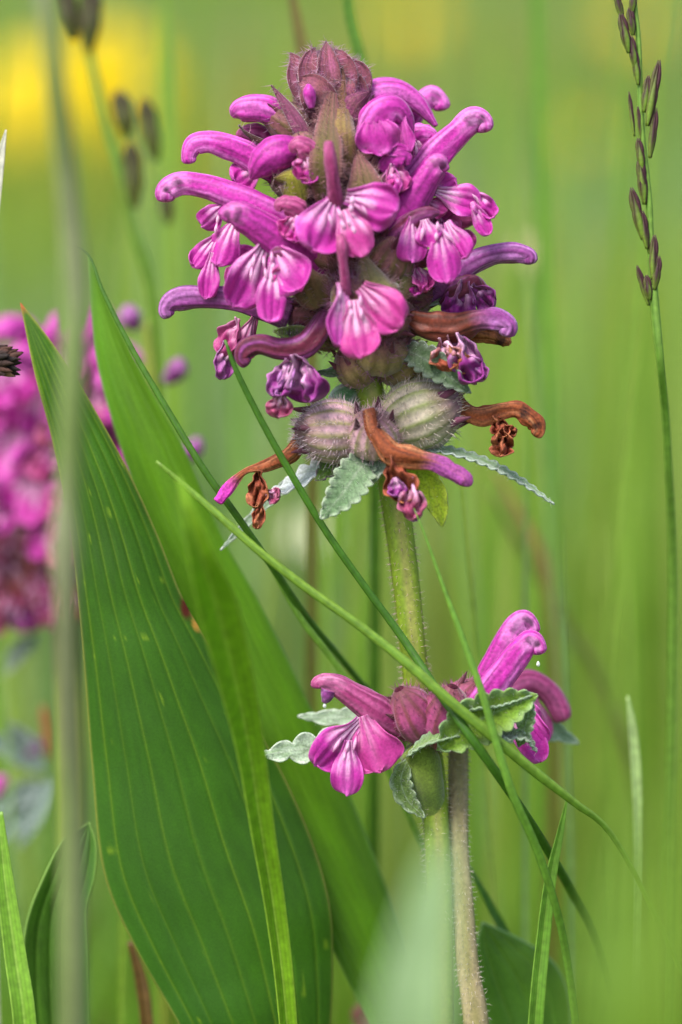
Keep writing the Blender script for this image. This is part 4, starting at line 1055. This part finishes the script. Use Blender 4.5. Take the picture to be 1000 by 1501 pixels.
# ear of grass at the right
def ear(rows, spikes, label, stemr, dark=lin(46, 14, 20), green=lin(98, 124, 36), base_d=0, gdx=0, tip=lin(58, 20, 32), Ls=1.1, ws=.62):
    P = pts(rows)
    g = ground_under(P[-1], gdx, 0)
    o = thing('grass_ear', g, label, 'grass')
    path = np.vstack([P, [*g, P[-1][3]]])
    tube_obj('stem', path, M_GRASS, o, stripes(lin(124, 160, 66), lin(84, 126, 40), 3, .8), n=110, seg=10, origin=to_world(g))
    for i, (x, y, d, ang, L, w) in enumerate(spikes):
        ca, sa = math.sin(ang), -math.cos(ang)
        L *= Ls; w *= ws
        c = lambda k, off=0: (x+ca*L*k+off, y+sa*L*k, d)
        body = tube_obj('spikelet', pts([(*c(0), w*.2), (*c(.2), w*.8), (*c(.4), w), (*c(.7), w*.55), (*c(1), w*.03)]), M_STEM, o,
                        lambda TH, VV, i=i: mixc(mixc(np.broadcast_to(green, TH.shape+(3,)), dark, np.clip(VV*1.5-.1+.5*np.cos(TH*2+i), 0, 1)), tip, np.clip((VV-.7)*3, 0, 1)), n=18, seg=12, depthr=.8)
        for s in (-1, 1):
            for kk in (0, .28):
                a = c(kk*.8, s*w*.35); b = c(.45+kk, s*w*.8); e = c(.78+kk*.8, s*w*.25)
                tube_obj('scale', pts([(*a, w*.2), (*b, w*.55), (*e, w*.06)]), M_STEM, body,
                     lambda TH, VV, q=s: mixc(np.broadcast_to(dark if q > 0 else green*.7+dark*.5, TH.shape+(3,)), tip, VV), n=10, seg=8, depthr=.7)
    return o
ear([(926, -60, 0, 2.5), (930, 0, 0, 3.5), (936, 60, 0, 4), (938, 130, 0, 4.5), (941, 200, 0, 5), (951, 290, 0, 5), (954, 360, 0, 5.5), (960, 450, 0, 7), (968, 530, 5, 6), (975, 600, 60, 6), (980, 680, 110, 6), (986, 850, 200, 7)],
    [(913, 30, -6, -.25, 48, 7), (926, 22, -6, .1, 40, 7), (922, 78, -8, -.2, 55, 9), (936, 125, -6, -.12, 52, 7), (949, 185, -8, .18, 90, 9), (930, 200, -4, -.12, 60, 4), (953, 232, -6, .12, 68, 7), (940, 205, -4, -.1, 45, 4),
     (945, 300, -6, -.1, 66, 9), (943, 352, -6, -.22, 72, 10), (952, 372, -4, -.2, 40, 5), (957, 410, -6, .04, 60, 8), (951, 448, -4, -.28, 56, 6)] + [(np.interp(y, [0, 130, 290, 450], [929, 937, 949, 957])+q*4, y, -7, q*.13, L, 7.5) for (y, q, L) in [(52, -1, 38), (100, -1, 44), (165, 1, 50), (250, -1, 44), (285, -1, 50), (365, -1, 52), (425, 1, 46), (440, -1, 34)]],
    'sharp grass seed head with dark purple spikelets at the right edge', 5)
ear([(112, -40, 590, 6), (128, 60, 590, 7), (150, 160, 595, 8), (172, 240, 600, 8), (195, 330, 610, 8), (218, 430, 630, 8)],
    [(108, 60, 580, -.2, 90, 15), (130, 75, 580, .05, 100, 15), (188, 200, 590, -.2, 70, 14), (228, 235, 590, -.18, 95, 13), (197, 305, 590, -.05, 100, 13), (247, 328, 595, -.12, 60, 10)],
    'blurred grass seed head with olive brown spikelets before the yellow flowers', 8, dark=lin(50, 46, 16), green=lin(76, 84, 28), tip=lin(42, 26, 12), Ls=1, ws=.85)
gs_ = ground_under(at(-60, 700, -60))
sedge = thing('sedge', gs_, 'black brown scaly sedge head poking in at the left edge', 'grass')
tube_obj('stem', np.vstack([pts([(-45, 528, -60, 3), (-70, 560, -60, 3.5), (-80, 800, -60, 4)]), [*gs_, 5]]), M_STEM, sedge, flat(lin(90, 104, 50)), n=40, seg=8, origin=to_world(gs_))
for k in range(46):
    t = rng.uniform(0, 1)**.8; a = rng.uniform(0, 2*PI)
    cx, rr = -45+70*t, 22*math.sin(PI*min(1, t*.8+.18))**.7
    yy, zz = 528+4*t+math.sin(a)*rr*.8, -60+math.cos(a)*rr*.8
    cc_ = [lin(46, 30, 26), lin(66, 42, 34), lin(30, 22, 20), lin(150, 110, 84)][rng.choice(4, p=[.4, .25, .27, .08])]
    tube_obj('scale', pts([(cx-14, yy-math.sin(a)*7, zz, 2), (cx-4, yy, zz, 6), (cx+7, yy+math.sin(a)*5, zz+math.cos(a)*5, 4), (cx+16, yy+math.sin(a)*8, zz+math.cos(a)*8, .6)]), M_DRY, sedge, flat(cc_), n=8, seg=7, depthr=.6)
blade('tall_grass', [(9, 190, 20, 1, 0), (0, 235, 20, 7, 0), (-14, 330, 20, 12, 0), (-30, 500, 20, 14, 0)], 'pale leaf tip with a pink point at the left edge', c1=lin(190, 190, 180), c2=lin(210, 205, 196))

# ================================================================ BLURRED FOREGROUND
grass_stem('dry_reed', [(48, -60, -820, 8), (66, 0, -820, 11), (82, 120, -810, 13), (98, 260, -780, 14), (109, 400, -760, 16), (107, 560, -760, 17), (98, 740, -740, 15), (95, 800, -740, 19), (97, 860, -740, 15), (100, 1000, -700, 15), (105, 1200, -660, 17), (106, 1501, -620, 18)],
           'tall grey beige stalk, out of focus, down the whole left side', cat='stalk', c1=lin(122, 124, 96), c2=lin(96, 106, 68), gdx=10, mat=M_STEM, n=90, seg=16)
blade('foreground_grass', [(652, 1225, -1350, 7, .1), (636, 1300, -1350, 23, .1), (616, 1400, -1350, 34, .1), (602, 1501, -1350, 42, .1)], 'pale whitish green leaf, strongly blurred, at the bottom centre', cat='grass', c1=lin(148, 176, 128), c2=lin(160, 186, 142), fold=.2)
blade('foreground_grass', [(1000, 1150, -2000, 6, 0), (975, 1260, -2000, 20, 0), (962, 1380, -2000, 30, 0), (955, 1501, -2000, 34, 0)], 'green leaf tip, strongly blurred, in the bottom right corner', cat='grass', c1=lin(108, 142, 40), c2=lin(124, 156, 52), fold=.2)
blade('foreground_grass', [(905, 1230, -1700, 3, 0), (893, 1310, -1700, 10, 0), (884, 1400, -1700, 15, 0), (878, 1501, -1700, 19, 0)], 'narrow blurred green leaf next to the bottom right corner', cat='grass', c1=lin(108, 144, 52), c2=lin(124, 156, 62), fold=.2)

# ================================================================ SECOND PLANT AT THE LEFT, BEHIND
DOFF = 260.0
g1 = ground_under(at(40, 1300, 420))
plant2 = thing('lousewort', g1, 'second magenta lousewort at the left edge, blurred behind the broad leaf', 'flower')
sp = pts([(78, 560, 420, 14), (88, 800, 420, 20), (98, 950, 420, 18), (104, 1300, 420, 18)]); sp = np.vstack([sp, [*g1, 20]])
tube_obj('stem', sp, M_STEM, plant2, stem_col, n=60, seg=14)
for ri, (y, L) in enumerate([(505, 60), (560, 80), (625, 92), (690, 96), (750, 90)]):
    nk = 7
    for k in range(nk):
        a = 2*PI*(k+.5*(ri % 2))/nk + .3
        dx, dz = math.cos(a), math.sin(a)
        if dz > .7: continue
        x0 = 78
        D = 420
        stt = 'fresh' if rng.random() < .7 else 'deep'
        if ri == 4: stt = 'browning'
        p = lambda f, yy: (x0+dx*L*f, yy, D+dz*L*f)
        j1, j2 = rng.uniform(-12, 12, 2)
        fl = flower(plant2, [(*p(.15, y+30), 14), (*p(.5, y+6), 20), (*p(.95, y-22+j1), 21), (*p(1.3, y-34+j2), 19), (*p(1.5, y-26+j2), 16), (*p(1.56, y-10+j2), 5)], stt, depthr=.6, ref=(-dz, 0, dx), lobes=[
            (p(.75, y+5), (p(1.15, 0)[0]-38, y+62+j1, p(1.2, 0)[2]), 52, dict(state='fresh', tilt=.4)), (p(.75, y+5), (p(1.15, 0)[0]+38, y+58+j2, p(1.2, 0)[2]), 52, dict(state='pink', tilt=-.4)), (p(.75, y+15), (p(1.15, 0)[0], y+80, p(1.25, 0)[2]), 44, dict(state='fresh' if ri < 4 else 'mauve'))],
            cal=dict(base=p(.05, y+40), top=p(.55, y+8), r=30, style='brown' if ri < 3 else 'pinkgreen', nh=0, teeth=False))
for i, (x, y) in enumerate([(20, 800), (60, 820), (95, 790), (5, 830), (40, 770), (75, 760), (12, 760), (50, 850), (88, 835), (25, 850), (60, 880), (15, 885), (90, 870)]):
    flower(plant2, [(x, y-44, 360, 14), (x+10, y-8, 352, 19), (x+4-i % 3*8, y+16, 350, 13), (x-4, y+34, 350, 5)], ['dry', 'maroon', 'deep', 'maroon'][i % 4], wob=.3,
           lobes=[((x, y-10, 350), (x-24, y+44, 345), 38, dict(state='mauve', crumple=.5)), ((x+4, y-10, 350), (x+26, y+40, 345), 34, dict(state=['dry', 'dusky', 'dark'][i % 3], crumple=.5))])
for i in range(13):
    x, y = rng.uniform(-10, 200), rng.uniform(500, 790)
    a = rng.uniform(-1.1, 1.1); zz = 420-math.sqrt(max(0, 1-((x-90)/160)**2))*150
    ol = flower(plant2, [(x, y, zz+30, 12), (x+14*math.sin(a), y-14, zz, 17), (x+40*math.sin(a), y-26, zz-10, 15), (x+52*math.sin(a), y-16, zz-12, 10)], ['fresh', 'deep', 'maroon', 'fresh'][i % 4], wob=.2,
           lobes=[((x, y, zz-6), (x+34*math.sin(a)-16, y+54, zz-20), 46, dict(state=['fresh', 'pink', 'dusky', 'mauve'][i % 4], crumple=.15, ruffle=.2)), ((x, y, zz-6), (x+34*math.sin(a)+22, y+44, zz-16), 52, dict(state='fresh', crumple=.4, tilt=.5))])
for k, (x0, y0, x1, y1) in enumerate([(50, 870, -30, 890), (50, 880, 120, 850), (55, 930, 5, 990)]):
    scallop_leaf('bract', plant2, [(x0, y0, 400), ((x0+x1)/2, (y0+y1)/2-8, 395), (x1, y1, 390)], 30, 6, .4, seed=k, upper=lin(150, 162, 150), under=lin(110, 140, 90), edge=lin(180, 186, 180), hairn=0)
calyx(plant2, (70, 850, 400), (40, 915, 380), 30, style='pinkgreen', nh=0, seed=2, teeth=False)
# lower whorl with feathery leaves
flower(plant2, [(60, 1090, 400, 12), (50, 1095, 395, 18), (36, 1100, 395, 16), (26, 1108, 395, 6)], 'fading')
flower(plant2, [(10, 1140, 380, 8), (-4, 1150, 375, 16), (-8, 1160, 370, 14), (-14, 1170, 370, 5)], 'fresh')
flower(plant2, [(75, 1110, 400, 6), (70, 1070, 400, 9), (66, 1045, 400, 9), (64, 1035, 400, 3)], 'dry')
for k, (x0, y0, x1, y1, w) in enumerate([(70, 1130, -20, 1080, 46), (75, 1160, 0, 1230, 56), (70, 1150, -10, 1190, 40), (80, 1140, 30, 1240, 36), (60, 1120, 10, 1060, 30)]):
    scallop_leaf('leaf', plant2, [(x0, y0, 400), ((x0+x1)/2, (y0+y1)/2-6, 385), (x1, y1, 370)], w, 9, .7, seed=k, upper=lin(120, 142, 132), under=lin(84, 116, 84), edge=lin(160, 172, 172), hairn=0)
# pale feathery leaf bits low at left
DOFF = 0.0
# third plant: loose buds behind, right of the second
g2 = ground_under(at(235, 900, 520))
plant3 = thing('lousewort', g2, 'mostly hidden lousewort whose pink buds show as soft dots left of the spike', 'flower')
sp = pts([(215, 470, 520, 7), (225, 600, 520, 9), (235, 900, 520, 12)]); sp = np.vstack([sp, [*g2, 12]])
tube_obj('stem', sp, M_STEM, plant3, stem_col, n=50, seg=10)
for (x, y, dx, r, stt) in [(190, 465, 0, 19, 'fading'), (261, 543, 0, 19, 'fading'), (286, 660, 0, 17, 'fading'), (158, 560, 0, 26, 'fresh'), (172, 610, 0, 28, 'deep'), (196, 690, 0, 26, 'deep'), (205, 730, 0, 22, 'maroon'), (150, 520, 0, 20, 'fresh')]:
    flower(plant3, [(x+(218-x)*.45, y+16, 520, r*.5), (x+(218-x)*.15, y+6, 515, r*.9), (x, y-4, 510, r), (x-(218-x)*.08, y-18, 508, r*.4)], stt, depthr=.9)
# dark red flower low in the middle
g3 = ground_under(at(535, 1560, 500))
red = thing('red_flower', g3, 'small dark red flower, blurred, at the bottom edge between the leaves', 'flower')
tube_obj('stalk', np.vstack([pts([(535, 1500, 500, 5), (536, 1560, 500, 6)]), [*g3, 6]]), M_STEM, red, flat(lin(90, 110, 50)), n=20, seg=8)
for (x, y, r) in [(525, 1485, 12), (545, 1492, 12), (535, 1478, 12), (538, 1500, 14)]:
    tube_obj('petal', pts([(535, 1515, 500, r*.3), ((x+535)/2, y+12, 495, r), (x, y, 490, r*.9), (x-2, y-10, 490, r*.2)]), M_HOOD, red, flat(lin(140, 40, 66)), n=14, seg=12)

# ================================================================ BLURRED BLADES BEHIND
cs = [(lin(128, 162, 54), lin(130, 160, 60)), (lin(136, 156, 66), lin(150, 168, 84)), (lin(102, 144, 36), lin(114, 154, 46)), (lin(122, 154, 92), lin(138, 166, 104))]
tmp = []
for i in range(135):
    x = rng.uniform(-120, 1120); d = rng.uniform(1100, 4200) if i < 60 else (rng.uniform(320, 900) if i < 92 else rng.uniform(700, 2000)); top = rng.uniform(-200, 900) if i < 60 else (rng.uniform(500, 1250) if i < 92 else rng.uniform(-150, 700))
    w = rng.uniform(6, 15)*(1+d/4500) if i < 60 else (rng.uniform(2, 5) if i < 92 else rng.uniform(3, 8)); ln = rng.uniform(-110, 110); k = rng.integers(0, 4)
    o = blade('background_grass', [(x, top, d, .6, .2), (x+ln*.2, top+180, d, w*.7, .2), (x+ln*.5, top+500, d, w, .3), (x+ln*.8, top+900, d, w, .3)], None, None, c1=cs[k][0], c2=cs[k][1], n=24, nu=5, fold=.3, gdx=ln*.5)
    V = np.array([tuple(o.matrix_basis.translation + v.co) if False else tuple(v.co + o.location) for v in o.data.vertices])
    F = np.array([tuple(p.vertices) for p in o.data.polygons])
    a = np.zeros(len(V)*4, np.float32); o.data.color_attributes['Col'].data.foreach_get('color', a)
    tmp.append((V, F, a.reshape(-1, 4)[:, :3]))
    me = o.data; bpy.data.objects.remove(o); bpy.data.meshes.remove(me)
V, F, C = join(tmp)
bg = mesh_obj('background_grass', V, F, M_GRASS, None, C, world_space=True)
tag(bg, 'mass of soft blurred grass blades between the flower spike and the far meadow', 'grass', kind='stuff')
for (rows_, lab, c1, c2) in [
        ([(920, 1020, 180, 1.5, .2), (926, 1060, 180, 6, .2), (932, 1130, 180, 8, .2), (936, 1230, 185, 7, .2)], 'pale upright blade right of the lower whorl', lin(150, 175, 110), lin(170, 190, 130)),
        ([(505, -60, 260, 8, .3), (512, 20, 260, 9, .3), (530, 100, 260, 10, .3), (545, 300, 260, 10, .3)], 'vivid green blurred stem rising behind the tip of the spike', lin(88, 130, 36), lin(100, 140, 50)),
        ([(785, -60, 900, 11, .3), (788, 120, 900, 11, .3), (796, 400, 900, 12, .3), (806, 700, 900, 12, .3)], 'straight green blurred blade midway between spike and right seed head', lin(100, 146, 44), lin(112, 156, 56)),
        ([(420, -40, 380, 5, .3), (440, 60, 380, 10, .3), (450, 150, 380, 9, .3)], 'brownish blurred blade behind the left of the spike tip', lin(112, 104, 50), lin(124, 116, 60)),
        ([(725, 690, 800, 4, .2), (765, 760, 800, 7, .2), (800, 840, 800, 8, .2)], 'short reddish blurred stem under the long right bract', lin(132, 110, 60), lin(140, 120, 70)),
        ([(190, 1380, 200, 4, .2), (205, 1430, 200, 9, .2), (215, 1501, 200, 10, .2)], 'brown blurred stub between the two left leaves at the bottom', lin(120, 92, 50), lin(130, 104, 60)),
        ([(688, 1270, 160, 2, .2), (720, 1330, 170, 6, .2), (750, 1400, 180, 7, .2)], 'dark blurred blade above the oval leaf', lin(70, 118, 40), lin(84, 130, 50))]:
    blade('tall_grass', rows_, lab, c1=c1, c2=c2, n=40, nu=7)
